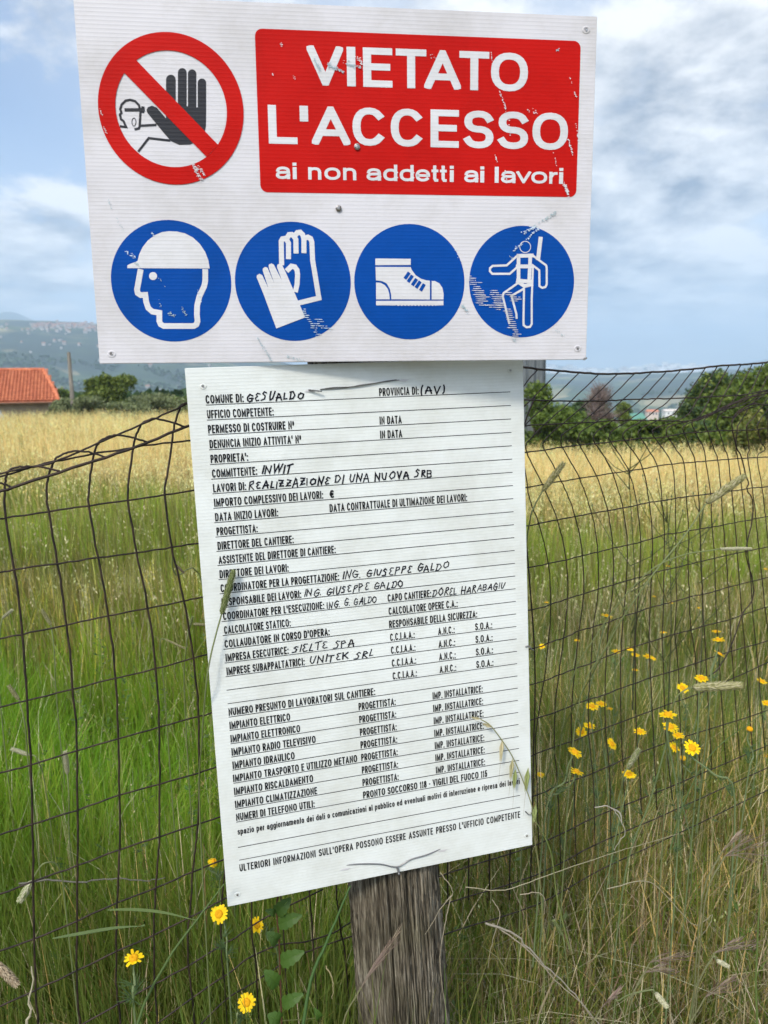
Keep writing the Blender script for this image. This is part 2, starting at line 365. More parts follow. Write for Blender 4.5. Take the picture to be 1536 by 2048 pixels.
# ------------------------------------------------------------------ pole
pm = noise_mix(new_mat('weathered_pole', rough=0.85), (0.17, 0.15, 0.12), (0.30, 0.27, 0.23), 3, stretch=(6, 6, .4))
q = MB(); p0 = at(149, 850, 47); p1 = at(141, 705, 47); p1.x, p1.y = p0.x, p0.y
q.tube([p0 - Vector((0, 0, 1.5)), p0, p1], [0.16, 0.15, 0.10], 10)
set_props(q.build('utility_pole', pm, smooth=False), 'bare wooden utility pole standing beside the farmhouse trees', 'pole')
# ------------------------------------------------------------------ grey corrugated shed, mostly behind the signs
def shed():
    D = 34.0; a = at(1089, 745, D); root = empty('metal_shed', Vector((a.x - 2.5, a.y + 2, a.z - 3)), 'grey corrugated metal building showing just right of the form sheet', 'building')
    mm = noise_mix(new_mat('grey_sheet_metal', (0.2, 0.2, 0.2), 0.5, 0.3), (0.10, 0.115, 0.12), (0.16, 0.175, 0.18), 1.5, stretch=(8, 8, .3))
    c = MB(); n = 60; wdt = 5.6; zb = a.z - 4; ztop = a.z + 1.6
    vs = []
    for i in range(n + 1):
        dy = 0.03 * (1 if i % 4 < 2 else -1)
        for z in (zb, ztop): vs.append((a.x - wdt * (1 - i / n), a.y + dy, z))
    c.add(vs, [(2 * i, 2 * i + 2, 2 * i + 3, 2 * i + 1) for i in range(n)]); c.build('front_cladding', mm, root)
    vs = []
    for i in range(n + 1):
        dx = 0.03 * (1 if i % 4 < 2 else -1)
        for z in (zb, ztop): vs.append((a.x + dx + 0.03, a.y + 0.04 + 5 * i / n, z))
    c = MB(); c.add(vs, [(2 * i, 2 * i + 2, 2 * i + 3, 2 * i + 1) for i in range(n)]); c.build('side_cladding', mm, root)
    c = MB(); c.box(a.x - 5.7, a.x + .12, a.y - .1, a.y + 5.1, ztop, ztop + .12); c.build('roof', mm, root)
shed()
# white house and green canopy down the hill
def small_house(px, py, D, w, h, label, wallc, roofc):
    p = at(px, py, D); root = empty('hill_house', p, label, 'house')
    m = MB(); m.box(-w / 2, w / 2, 0, w * .7, -40, h, Matrix.Translation(p)); m.build('wall', new_mat('wall_paint', wallc, .8), root)
    m = MB(); m.add([p + Vector(q) for q in ((-w * .55, -.3, h), (w * .55, -.3, h), (w * .55, w * .75, h), (-w * .55, w * .75, h), (-w * .5, w * .35, h + 1.2), (w * .5, w * .35, h + 1.2))], [(0, 1, 5, 4), (2, 3, 4, 5), (0, 4, 3), (1, 2, 5)])
    m.build('roof', new_mat('roof_paint', roofc, .8), root)
    wm = new_mat('window_dark', (.03, .035, .04), .2)
    for k in (-.28, 0.02, .3):
        m = MB(); m.box(k * w - .4, k * w + .4, -.03, 0.02, h * .35, h * .75, Matrix.Translation(p)); m.build('window', wm, root)
small_house(1345, 832, 480, 9.0, 3.0, 'white house with a pale roof above the right hedge', (.72, .70, .66), (.62, .55, .50))
small_house(1306, 833, 420, 6.0, 2.6, 'small house with a terracotta roof beside the green canopy', (.60, .50, .42), (.50, .20, .12))
q = MB(); p = at(1272, 841, 250); q.add([p + Vector(v) for v in ((-4, 0, 0), (4, 0, 0), (3.4, 4, 2.2), (-3.4, 4, 2.2), (-4, 0, -1.2), (4, 0, -1.2))], [(0, 1, 2, 3), (0, 4, 5, 1)])
set_props(q.build('green_canopy', new_mat('green_sheet', (.09, .24, .18), .6)), 'pale green canopy roof beyond the right hedge', 'canopy')
# distant square tower and slim mast on the skyline
q = MB(); p = at(1179, 752, 3900); q.box(-10, 10, 0, 20, -60, 26, Matrix.Translation(p))
set_props(q.build('church_tower', new_mat('tower_stone', (.34, .32, .30), .9)), 'faint square tower on the hazy right skyline', 'tower')
p = at(1432, 775, 60); root = empty('antenna_mast', p, 'slim mast with small panels rising behind the right trees', 'antenna')
q = MB(); q.tube([p - Vector((0, 0, 2)), p + Vector((0, 0, 1.0))], .045, 6); q.build('mast', new_mat('mast_metal', (.35, .36, .36), .5, .5), root)
for k in range(3):
    q = MB(); q.box(-.09, .09, -.05, .05, -.35, .3, Matrix.Translation(p + Vector(((k - 1) * .22, 0, .75)))); q.build('panel', new_mat('mast_panel', (.5, .52, .5), .5), root)
# ------------------------------------------------------------------ trees and shrubs
def tree(name, label, cat, x, y, zbase, w, h, cols, nleaf, seed, leaf=0.11, trunk_h=0.25, lobes=9, depth=None, group=None, bare=False):
    rg = np.random.default_rng(seed); depth = depth or w * .8
    root = empty(name, (x, y, zbase), label, cat, group)
    tk = MB(); rr = random.Random(seed); bark = (0.10, 0.08, 0.06) if not bare else (0.20, 0.155, 0.14)
    tk.tube([(x, y, zbase - .2), (x + .03 * w, y, zbase + h * trunk_h), (x, y, zbase + h * .6)], [w * .045, w * .035, w * .012], 8)
    lc = []
    for i in range(lobes):
        a = rr.uniform(0, 6.283); rad = rr.uniform(.1, .36); hh = rr.uniform(trunk_h + .05, .82)
        k = (1 - abs(hh - .45) * .9)
        c = Vector((x + math.cos(a) * rad * w * k, y + math.sin(a) * rad * depth * k, zbase + hh * h))
        r_ = rr.uniform(.17, .27) * w; lc.append((c, r_, r_ * rr.uniform(.7, 1.0) * min(1.0, h / w)))
        tk.tube(smooth_path([(x, y, zbase + h * trunk_h * .8), ((x + c.x) / 2, (y + c.y) / 2, zbase + h * (trunk_h + hh) / 2.2), c], 3), [w * .02] * 3 + [w * .012] * 3 + [w * .006], 5)
    if bare:
        for _ in range(340):
            c, r_, rz = lc[rr.randrange(lobes)]; d = Vector((rr.gauss(0, 1), rr.gauss(0, 1), abs(rr.gauss(0, 1)) + .5)).normalized()
            tk.tube([c, c + d * r_ * .6 + Vector((rr.uniform(-.1, .1), 0, 0)), c + d * r_ * rr.uniform(.9, 1.5)], [.018, .011, .004], 3)
    tk.build('trunk', new_mat('bark', bark, .9), root)
    per = nleaf // lobes; V = []; C = []
    for (c, r_, rz) in lc:
        d = rg.normal(size=(per, 3)); d /= np.linalg.norm(d, axis=1)[:, None]
        rad = (rg.uniform(0, 1, per) ** 0.35)[:, None]
        # clumps: pull leaves to a few sub-centres on the lobe
        sub = rg.normal(size=(14, 3)); sub /= np.linalg.norm(sub, axis=1)[:, None]
        pick = sub[rg.integers(0, 14, per)]
        d = d * .52 + pick * .62
        p = np.array(c) + d * rad * np.array([r_, r_ * depth / w, rz]) * 1.0
        n_ = rg.normal(size=(per, 3)); n_ /= np.linalg.norm(n_, axis=1)[:, None]
        a = np.cross(n_, rg.normal(size=(per, 3))); a /= np.linalg.norm(a, axis=1)[:, None]; b = np.cross(n_, a)
        s = (leaf * rg.uniform(.5, 1.25, per))[:, None]
        V.append(np.stack([p - a * s, p - b * s * .55, p + a * s, p + b * s * .55], 1).reshape(-1, 3))
        ci = np.array(cols)[rg.integers(0, len(cols), per)] * rg.uniform(.75, 1.25, per)[:, None]
        C.append(np.repeat(ci, 4, 0))
    V = np.concatenate(V); C = np.concatenate(C)
    o = link('crown', np_mesh('crown', V, np.arange(len(V)).reshape(-1, 4), C), M_LEAF, root)
    return root
def tree_px(name, label, cat, px, pytop, pybase, D, wpx, cols, n, seed, **k):
    top = at(px, pytop, D); x, y = top.x, top.y; s = D / F; zb = at(px, pybase, D).z
    return tree(name, label, cat, x, y, zb, wpx * s, (top.z - zb), cols, n, seed, **k)
G1 = [(.12, .165, .022), (.16, .20, .032), (.085, .125, .02)]
G2 = [(.18, .21, .085), (.23, .26, .13), (.13, .16, .06)]       # olive grey
G3 = [(.11, .17, .024), (.15, .21, .035), (.075, .12, .02)]
G4 = [(.04, .075, .024), (.06, .105, .035), (.045, .085, .026)]        # dark
G5 = [(.15, .17, .03), (.20, .20, .05), (.10, .14, .03)]            # yellow green
tree_px('round_tree', 'round dark green tree right of the utility pole', 'tree', 213, 748, 850, 52, 122, G1, 11000, 11, leaf=.13, group='trees along the left field edge')
tree_px('leafy_tree', 'bright green tree just behind the farmhouse roof corner', 'tree', 122, 768, 850, 56, 70, G3, 5000, 12, leaf=.13, group='trees along the left field edge')
tree_px('olive_shrub', 'grey green shrub at the foot of the utility pole', 'shrub', 165, 786, 846, 46, 95, G2, 5000, 13, leaf=.09, trunk_h=.05, group='shrubs along the left field edge')
tree_px('olive_shrub', 'grey olive shrub in front of the round dark tree', 'shrub', 240, 792, 846, 45, 120, G2, 5000, 14, leaf=.09, trunk_h=.05, group='shrubs along the left field edge')
tree_px('olive_shrub', 'widest olive shrub right of the round dark tree', 'shrub', 305, 780, 848, 48, 130, G2, 6500, 15, leaf=.09, trunk_h=.05, group='shrubs along the left field edge')
tree_px('olive_shrub', 'dull green shrub left of the utility pole by the house', 'shrub', 115, 792, 846, 46, 70, G2, 4000, 16, leaf=.09, trunk_h=.05, group='shrubs along the left field edge')
tree_px('leafy_shrub', 'bright green shrub at the left edge of the form sheet', 'shrub', 365, 790, 850, 60, 110, G3, 5000, 17, leaf=.13, trunk_h=.05)
tree_px('leafy_shrub', 'green shrub half hidden by the upper left corner of the form sheet', 'shrub', 430, 796, 850, 58, 130, G3, 5000, 18, leaf=.13, trunk_h=.05)
for i, (px, w_) in enumerate([(540, 150), (660, 150), (780, 150), (900, 150)]):
    pass                                                            # wholly behind the sheets: not built
# right hedge, ~26 m away
RG = 'trees and bushes along the right field edge'
tree_px('hedge_bush', 'mid green bush touching the right edge of the form sheet', 'bush', 1070, 768, 905, 27, 130, G3, 11000, 21, leaf=.085, trunk_h=.05, group=RG)
tree_px('hedge_bush', 'low green bush in front of the grey metal building', 'bush', 1135, 800, 905, 26, 120, G3, 10000, 22, leaf=.08, trunk_h=.05, group=RG)
tree_px('hedge_bush', 'dark bluish bush left of the bare brown one', 'bush', 1140, 790, 880, 34, 100, G4, 7000, 23, leaf=.09, trunk_h=.05, group=RG)
tree_px('bare_bush', 'bare reddish brown leafless bush rising over the green hedge', 'bush', 1190, 764, 880, 30, 100, [(.17, .12, .10), (.13, .10, .075)], 5200, 24, leaf=.04, trunk_h=.1, bare=True, group=RG)
tree_px('hedge_bush', 'low bright hedge bush in front of the bare brown bush', 'bush', 1215, 835, 905, 25, 120, G3, 9000, 25, leaf=.075, trunk_h=.05, group=RG)
tree_px('hedge_bush', 'low hedge bush below the green canopy', 'bush', 1290, 838, 905, 26, 120, G3, 9000, 26, leaf=.075, trunk_h=.05, group=RG)
tree_px('round_tree', 'small dark tree peeping over the hedge left of the canopy', 'tree', 1245, 800, 870, 60, 50, G1, 3000, 27, leaf=.14, group=RG)
tree_px('hedge_bush', 'low hedge bush below the white hill house', 'bush', 1355, 838, 910, 27, 130, G1, 9000, 28, leaf=.08, trunk_h=.05, group=RG)
tree_px('leafy_tree', 'tallest dark tree on the right with a domed top', 'tree', 1440, 735, 905, 30, 150, G1 + G4, 14000, 29, leaf=.09, trunk_h=.12, lobes=14, group=RG)
tree_px('leafy_tree', 'dark tree left of the tallest right hand tree', 'tree', 1395, 780, 905, 31, 120, G4 + G1, 9000, 30, leaf=.09, trunk_h=.12, group=RG)
tree_px('leafy_tree', 'big leafy tree cut by the right edge of the picture', 'tree', 1545, 710, 910, 26, 180, G3 + G1, 19000, 31, leaf=.085, trunk_h=.1, lobes=16, group=RG)
tree_px('yellow_green_bush', 'yellow green bush in front of the big right tree', 'bush', 1500, 800, 915, 20, 110, G5, 8000, 32, leaf=.07, trunk_h=.05, lobes=11, group=RG)
tree_px('leafy_tree', 'spreading tree filling the gap between the domed tree and the big edge tree', 'tree', 1490, 734, 905, 28, 170, G1 + G3, 14000, 35, leaf=.09, trunk_h=.05, lobes=14, group=RG)
tree_px('leafy_tree', 'dark green tree right behind the white hill house hedge', 'tree', 1410, 800, 905, 29, 130, G1 + G4, 10000, 36, leaf=.085, trunk_h=.05, lobes=12, group=RG)
tree_px('hedge_bush', 'broad low bush closing the hedge under the tangled wires', 'bush', 1385, 830, 912, 25, 170, G1 + G3, 12000, 37, leaf=.08, trunk_h=.03, lobes=14, group=RG)
tree_px('hedge_bush', 'broad low bush closing the hedge near the right edge', 'bush', 1490, 835, 915, 23, 190, G3 + G1, 12000, 38, leaf=.075, trunk_h=.03, lobes=14, group=RG)
tree_px('hedge_bush', 'broad bush closing the hedge between bare bush and canopy', 'bush', 1250, 845, 908, 26, 190, G3, 12000, 39, leaf=.075, trunk_h=.03, lobes=14, group=RG)
tree_px('hedge_bush', 'dark hedge bush below the domed tree', 'bush', 1425, 835, 912, 24, 130, G4 + G1, 9000, 33, leaf=.075, trunk_h=.05, group=RG)
tree_px('leafy_tree', 'leafy tree just outside the right end of the hedge', 'tree', 1680, 735, 915, 25, 190, G3, 8000, 34, leaf=.1, trunk_h=.1, group=RG)
# far wooded slope in the valley
def woods():
    n = 26000; u = rng.uniform(-.7, .7, n); d = rng.uniform(75, 1500, n) ** 1.0
    keep = (wob(u * d, d, .02, 3) > -.1) & ~((u > .29) & (u < .41) & (d < 700)); u, d = u[keep], d[keep]; n = len(u); x = u * d; y = d; z = height(x, y)
    s = rng.uniform(1.5, 3.4, n) * np.clip(d / 500, .6, 1.7)
    V = []; C = []; base = np.array([.04, .075, .022])
    for k in range(6):
        a = rng.uniform(0, 6.28, n); el = rng.uniform(-.3, 1, n)
        cx = x + np.cos(a) * s * .4; cy = y + np.sin(a) * s * .4; cz = z + s * (.4 + .5 * el)
        q = rng.normal(size=(n, 3)); q /= np.linalg.norm(q, axis=1)[:, None]; w_ = np.cross(q, rng.normal(size=(n, 3))); w_ /= np.linalg.norm(w_, axis=1)[:, None]
        e = np.cross(q, w_); P = np.stack([cx, cy, cz], 1); ss = (s * .55)[:, None]
        V.append(np.stack([P - w_ * ss, P - e * ss, P + w_ * ss, P + e * ss], 1).reshape(-1, 3))
        C.append(np.repeat(base * rng.uniform(.6, 1.7, n)[:, None], 4, 0))
    V = np.concatenate(V); C = np.concatenate(C)
    set_props(link('valley_woods', np_mesh('valley_woods', V, np.arange(len(V)).reshape(-1, 4), C), M_LEAF), 'scattered far woods covering the valley slopes', kind='stuff')
woods()
# ------------------------------------------------------------------ sign boards and their printing
class Panel:
    def __init__(s, name, C, Rv, Uv, W_, H_, label):
        r = Vector(Rv).normalized(); u = Vector(Uv); u = (u - u.dot(r) * r).normalized(); n = r.cross(u)
        s.C = EYE + Vector(C); s.r, s.u, s.n, s.W, s.H = r, u, n, W_, H_
        s.root = empty(name, s.C, label, 'sign')
        s.root.rotation_euler = Matrix((r, u, n)).transposed().to_euler()
    def uv(s, px, py):
        """point of the printed artwork -> metres on the board"""
        d = ray(px, py); t = (s.C - EYE).dot(s.n) / d.dot(s.n); q = EYE + d * t - s.C
        return q.dot(s.r), q.dot(s.u)
    def world(s, u, v, w=0.0): return s.C + s.r * u + s.u * v + s.n * w
    def board(s, mat, th=0.0032, corner=None):
        mb = MB(); w, h = s.W / 2, s.H / 2
        mb.box(-w, w, -h, h, -th, 0)
        me = mb.mesh('board'); bm = bmesh.new(); bm.from_mesh(me)
        bmesh.ops.bevel(bm, geom=bm.edges[:], offset=0.0006, segments=2, affect='EDGES'); bm.to_mesh(me); bm.free()
        return link('board', me, mat, s.root, False)
def poly_obj(name, polys, z, mat, parent, dz=0.0):
    """flat print: list of closed outlines (may be concave) in board metres"""
    bm = bmesh.new()
    for i, P in enumerate(polys):
        vs = [bm.verts.new((x, y, z + dz * i)) for x, y in P]; f = bm.faces.new(vs)
        f.normal_update()
        if f.normal.z < 0: f.normal_flip()
    bmesh.ops.triangulate(bm, faces=bm.faces[:], ngon_method='BEAUTY')
    me = bpy.data.meshes.new(name); bm.to_mesh(me); bm.free(); return link(name, me, mat, parent, False)
# ---- stroke engine: polylines drawn with an elliptic pen, mitred and clipped to the letter box
def clip_poly(P, axis, lim, keep_less):
    o = []
    for i in range(len(P)):
        a, b = P[i - 1], P[i]; ia = (a[axis] <= lim) == keep_less or a[axis] == lim; ib = (b[axis] <= lim) == keep_less or b[axis] == lim
        if ia != ib:
            t = (lim - a[axis]) / (b[axis] - a[axis]); o.append((a[0] + (b[0] - a[0]) * t, a[1] + (b[1] - a[1]) * t))
        if ib: o.append(b)
    return o
def stroke_quads(pts, pw, ph, cap=True, closed=False):
    q = [(x / pw, y / ph) for x, y in pts]; q2 = [q[0]]
    for p in q[1:]:
        if math.hypot(p[0] - q2[-1][0], p[1] - q2[-1][1]) > 1e-4: q2.append(p)
    q = q2; n = len(q)
    if n < 2: q = [q[0], (q[0][0] + .01, q[0][1])]; n = 2
    def dirn(a, b): l = math.hypot(b[0] - a[0], b[1] - a[1]); return ((b[0] - a[0]) / l, (b[1] - a[1]) / l)
    if closed and math.hypot(q[0][0] - q[-1][0], q[0][1] - q[-1][1]) < .02: q = q[:-1]; n -= 1
    if cap and not closed:
        d = dirn(q[0], q[1]); q[0] = (q[0][0] - d[0] * .5, q[0][1] - d[1] * .5)
        d = dirn(q[-2], q[-1]); q[-1] = (q[-1][0] + d[0] * .5, q[-1][1] + d[1] * .5)
    Lp, Rp = [], []
    for i in range(n):
        if closed or 0 < i < n - 1: a = dirn(q[i - 1], q[i]); b = dirn(q[i], q[(i + 1) % n])
        elif i == 0: a = b = dirn(q[0], q[1])
        else: a = b = dirn(q[-2], q[-1])
        mx, my = a[0] + b[0], a[1] + b[1]; l = math.hypot(mx, my)
        if l < .25: mx, my, l = b[0], b[1], 1.0; k = .5
        else: mx, my = mx / l, my / l; k = .5 / max(.28, mx * b[0] + my * b[1])
        Lp.append((q[i][0] - my * k, q[i][1] + mx * k)); Rp.append((q[i][0] + my * k, q[i][1] - mx * k))
    o = []
    for i in range(n if closed else n - 1):
        j = (i + 1) % n
        o.append([(p[0] * pw, p[1] * ph) for p in (Lp[i], Rp[i], Rp[j], Lp[j])])
    return o
def sq(v): return math.copysign(abs(v) ** .87, v) if abs(v) > 1e-9 else 0.0
def arc(cx, cy, rx, ry, a0, a1, n=10):
    return [(cx + rx * sq(math.cos(R(a0 + (a1 - a0) * i / n))), cy + ry * sq(math.sin(R(a0 + (a1 - a0) * i / n)))) for i in range(n + 1)]
X_ = .70
UP = {  # width, strokes in the unit box
 'A': (.95, [[(0, 0), (.5, 1), (1, 0)], [(.2, .28), (.8, .28)]]),
 'B': (.80, [[(0, 0), (0, 1), (.55, 1)] + arc(.6, .76, .36, .24, 90, -90, 8) + [(0, .52)], [(0, 0), (.6, 0)] + arc(.62, .26, .38, .26, -90, 90, 8)]),
 'C': (.92, [arc(.5, .5, .5, .5, 42, 318, 18)]),
 'D': (.88, [[(0, 0), (0, 1), (.45, 1)] + arc(.5, .5, .5, .5, 90, -90, 12) + [(.45, 0), (0, 0)]]),
 'E': (.74, [[(1, 1), (0, 1), (0, 0), (1, 0)], [(0, .52), (.9, .52)]]),
 'F': (.70, [[(1, 1), (0, 1), (0, 0)], [(0, .5), (.9, .5)]]),
 'G': (.95, [arc(.5, .5, .5, .5, 42, 335, 18), [(1, .05), (1, .46), (.58, .46)]]),
 'H': (.88, [[(0, 0), (0, 1)], [(1, 0), (1, 1)], [(0, .5), (1, .5)]]),
 'I': (0, [[(.5, 0), (.5, 1)]]),
 'K': (.88, [[(0, 0), (0, 1)], [(1, 1), (.05, .42)], [(.3, .62), (1, 0)]]),
 'L': (.66, [[(0, 1), (0, 0), (1, 0)]]),
 'M': (1.12, [[(0, 0), (0, 1), (.5, .12), (1, 1), (1, 0)]]),
 'N': (.90, [[(0, 0), (0, 1), (1, 0), (1, 1)]]),
 'O': (1.0, [arc(.5, .5, .5, .5, 0, 360, 24)]),
 'P': (.78, [[(0, 0), (0, 1), (.55, 1)] + arc(.6, .72, .4, .28, 90, -90, 8) + [(0, .44)]]),
 'R': (.82, [[(0, 0), (0, 1), (.55, 1)] + arc(.6, .74, .4, .26, 90, -90, 8) + [(0, .48)], [(.55, .46), (1, 0)]]),
 'S': (.80, [arc(.5, .76, .48, .24, 20, 180, 9) + arc(.5, .76, .48, .25, 180, 262, 5)[1:] + arc(.5, .25, .5, .26, 82, 0, 5) + arc(.5, .25, .5, .25, 0, -160, 9)[1:]]),
 'T': (.80, [[(0, 1), (1, 1)], [(.5, 0), (.5, .9)]]),
 'U': (.86, [[(0, 1), (0, .4)] + arc(.5, .42, .5, .42, 180, 360, 12) + [(1, 1)]]),
 'V': (.92, [[(0, 1), (.5, 0), (1, 1)]]),
 'W': (1.3, [[(0, 1), (.25, 0), (.5, .9), (.75, 0), (1, 1)]]),
 'Z': (.78, [[(0, 1), (1, 1), (0, 0), (1, 0)]]),
 '1': (.42, [[(0, .8), (.9, 1), (.9, 0)]]),
 '5': (.72, [[(.95, 1), (.15, 1), (.05, .5)] + arc(.5, .33, .5, .33, 120, -150, 12)]),
 '8': (.76, [arc(.5, .76, .44, .24, 0, 360, 16), arc(.5, .26, .5, .26, 0, 360, 16)]),
 "'": (.0, [[(.5, 1), (.5, .72)]]), '.': (0, [[(.5, 0), (.5, .02)]]), ':': (0, [[(.5, .0), (.5, .02)], [(.5, .62), (.5, .64)]]),
 '-': (.36, [[(0, .42), (1, .42)]]), '(': (.34, [[(1, 1.2), (.3, .95), (0, .55), (.1, .1), (.7, -.2)]]), ')': (.34, [[(.2, 1.2), (.8, .95), (1, .55), (.8, .1), (.1, -.2)]]),
 '\u00b0': (.42, [arc(.5, .74, .55, .22, 0, 360, 12)]), '\u20ac': (.85, [arc(.6, .5, .45, .5, 50, 310, 14), [(0, .6), (.8, .6)], [(0, .4), (.75, .4)]]),
 'a': (.66, [[(.04, .52)] + arc(.5, .49, .46, .21, 165, 20, 8) + [(.97, .44), (.97, .0)], [(.97, .40), (.5, .38)] + arc(.42, .19, .42, .19, 100, 270, 8) + [(.7, .03), (.97, .2)]]),
 'b': (.68, [[(0, 0), (0, 1)], arc(.45, .35, .55, .35, 150, -150, 16)]),
 'c': (.62, [arc(.5, .35, .5, .35, 42, 318, 14)]),
 'd': (.68, [[(1, 0), (1, 1)], arc(.55, .35, .55, .35, 30, 330, 16)]),
 'e': (.66, [[(.08, .34), (1, .34)] + arc(.5, .35, .5, .35, 0, 318, 16)]),
 'g': (.68, [[(1, .7), (1, -.05)] + arc(.5, -.06, .5, .24, 0, -150, 8), arc(.55, .35, .55, .35, 30, 330, 16)]),
 'i': (0, [[(.5, 0), (.5, .68)], [(.5, .97), (.5, 1)]]),
 'l': (0, [[(.5, 0), (.5, 1)]]),
 'm': (1.02, [[(0, 0), (0, .7)], arc(.25, .45, .25, .25, 150, 0, 6) + [(.5, 0)], arc(.75, .45, .25, .25, 150, 0, 6) + [(1, 0)]]),
 'n': (.64, [[(0, 0), (0, .7)], arc(.5, .42, .5, .28, 150, 0, 8) + [(1, 0)]]),
 'o': (.68, [arc(.5, .35, .5, .35, 0, 360, 20)]),
 'p': (.68, [[(0, -.3), (0, .7)], arc(.45, .35, .55, .35, 150, -150, 16)]),
 'r': (.40, [[(0, 0), (0, .7)], [(0, .4)] + arc(.95, .2, .9, .48, 150, 88, 5)]),
 's': (.60, [arc(.5, .53, .46, .17, 25, 262, 10) + arc(.5, .18, .5, .18, 85, -160, 10)]),
 't': (.34, [[(.45, 1), (.45, .12), (.7, 0), (1, .0)], [(0, .7), (1, .7)]]),
 'u': (.64, [[(0, .7), (0, .28)] + arc(.5, .28, .5, .28, 180, 330, 8), [(1, 0), (1, .7)]]),
 'v': (.64, [[(0, .7), (.5, 0), (1, .7)]]), 'z': (.58, [[(0, .7), (1, .7), (0, 0), (1, 0)]]),
}
UP['\u2019'] = UP["'"]
HAND = {'A': [[(0, 0), (.45, 1), (.65, .9), (1, -.05)], [(.08, .32), (.95, .38)]], 'E': [[(1, .92), (.45, 1), (.15, .78), (.55, .56), (.08, .30), (.30, .0), (1, .06)]],
 'G': [[(1, .85), (.55, 1), (.12, .65), (.08, .22), (.5, -.02), (.95, .12), (.95, .45)], [(.5, .43), (1.12, .47)]], 'D': [[(.1, .95), (.0, .02)], [(-.15, .93), (.55, .97), (1, .5), (.55, .02), (-.1, -.02)]],
 'O': [[(.55, .98), (.1, .8), (.0, .35), (.4, 0), (.95, .25), (.95, .75), (.45, 1.02)]], 'S': [[(1, .9), (.55, 1.04), (.2, .78), (.75, .45), (.65, .06), (-.1, -.02)]], 'L': [[(.25, 1), (.0, .04), (.9, .06)]],
 'U': [[(0, 1), (.02, .35), (.3, 0), (.7, .05), (.98, .95)]], 'N': [[(.0, -.02), (.1, 1), (.85, .05), (1.05, 1.02)]], 'R': [[(.1, 0), (.15, .98), (.75, 1), (.95, .75), (.2, .5), (1.05, -.05)]],
 'P': [[(.05, -.05), (.12, .98), (.8, 1.0), (.95, .7), (.15, .48)]], 'Z': [[(0, 1), (.95, .92), (.1, .02), (1.05, .06)], [(.15, .5), (.85, .56)]], 'T': [[(-.1, .95), (1.15, 1.04)], [(.55, .98), (.4, -.05)]]}
def text_quads(txt, x0, x1, y0, y1, pen_x, pen_y, gap, space, hand=None, cond=1.0, wscale=1.0):
    """letters between x0 and x1 standing on y0, capitals reaching y1; pens relative to the capital height"""
    h = y1 - y0; widths = []
    for c in txt: widths.append(space if c == ' ' else UP[c][0] * cond + (0 if UP[c][0] else 0))
    n = len(txt); nat = sum(w if c == ' ' else w * wscale + (pen_x if UP[c][0] == 0 else 0) for w, c in zip(widths, txt)) + gap * (n - 1)
    k = (x1 - x0) / (nat * h); x = x0; quads = []; rr = hand; lay = 0
    for c, w in zip(txt, widths):
        if c == ' ': x += (w + gap) * k * h; continue
        gw, st = UP[c]; st = HAND.get(c, st) if rr else st; bw = (w * wscale if gw else pen_x) * k * h; px_, py_ = min(pen_x * k, pen_x * 1.25) * h, pen_y * h
        if not gw: bw = px_
        dy = rr.uniform(-.10, .10) * h if rr else 0; sh = rr.uniform(.0, .32) if rr else 0; hs = rr.uniform(.78, 1.06) if rr else 1
        if rr: pk = rr.uniform(.78, 1.12); px_ *= pk; py_ *= pk
        for s_ in st:
            pts = []
            for (a, b) in s_:
                if rr: a += rr.uniform(-.07, .07); b += rr.uniform(-.05, .05)
                yy = y0 + py_ / 2 + b * (h - py_) * hs + dy
                pts.append((x + px_ / 2 + a * max(bw - px_, 0) + (yy - y0) * sh, yy))
            closed = len(s_) > 8 and abs(s_[0][0] - s_[-1][0]) < 1e-3 and abs(s_[0][1] - s_[-1][1]) < 1e-3 and not rr
            for qd in stroke_quads(pts, px_, py_, True, closed):
                if not rr:
                    lo = y0 if c not in 'gp' else y0 - .32 * h
                    qd = clip_poly(qd, 1, y1, True); qd = clip_poly(qd, 1, lo, False) if qd else qd
                    if c.islower() and c not in 'bdlti' and qd: qd = clip_poly(qd, 1, y0 + .7 * (h - py_) + py_, True)
                if qd and len(qd) > 2: quads.append((qd, lay))
            lay = (lay + 1) % 5
        x += bw + gap * k * h
    return quads
def quads_obj(name, quads, z, mat, parent, dz=2.0e-5):
    mb = MB()
    for qd, lay in quads:
        a = sum(qd[i - 1][0] * qd[i][1] - qd[i][0] * qd[i - 1][1] for i in range(len(qd)))
        if a < 0: qd = qd[::-1]
        mb.add([(x, y, z + lay * dz) for x, y in qd], [tuple(range(len(qd)))])
    return mb.build(name, mat, parent, local=True)

UPN = Panel('warning_sign', (-0.0386164, 0.9782134, 0.2231917), (0.9936568, 0.1124551, -0.0001402), (-0.0000766, 0.0019234, 0.9999981), 0.60758, 0.405,
            'large white plastic warning sign reading VIETATO L\'ACCESSO with red and blue symbols')
LON = Panel('site_notice_sheet', (-0.0122678, 0.9924123, -0.3347972), (0.9663254, 0.2561384, 0.0246652), (-0.0340288, 0.0321885, 0.9989024), 0.44458, 0.7105,
            'tall white building site form filled in by hand below the warning sign')
UPN.board(M_SIGN); LON.board(M_FORM)
Z1, Z2, Z3, Z4 = 0.00025, 0.0005, 0.00075, 0.001
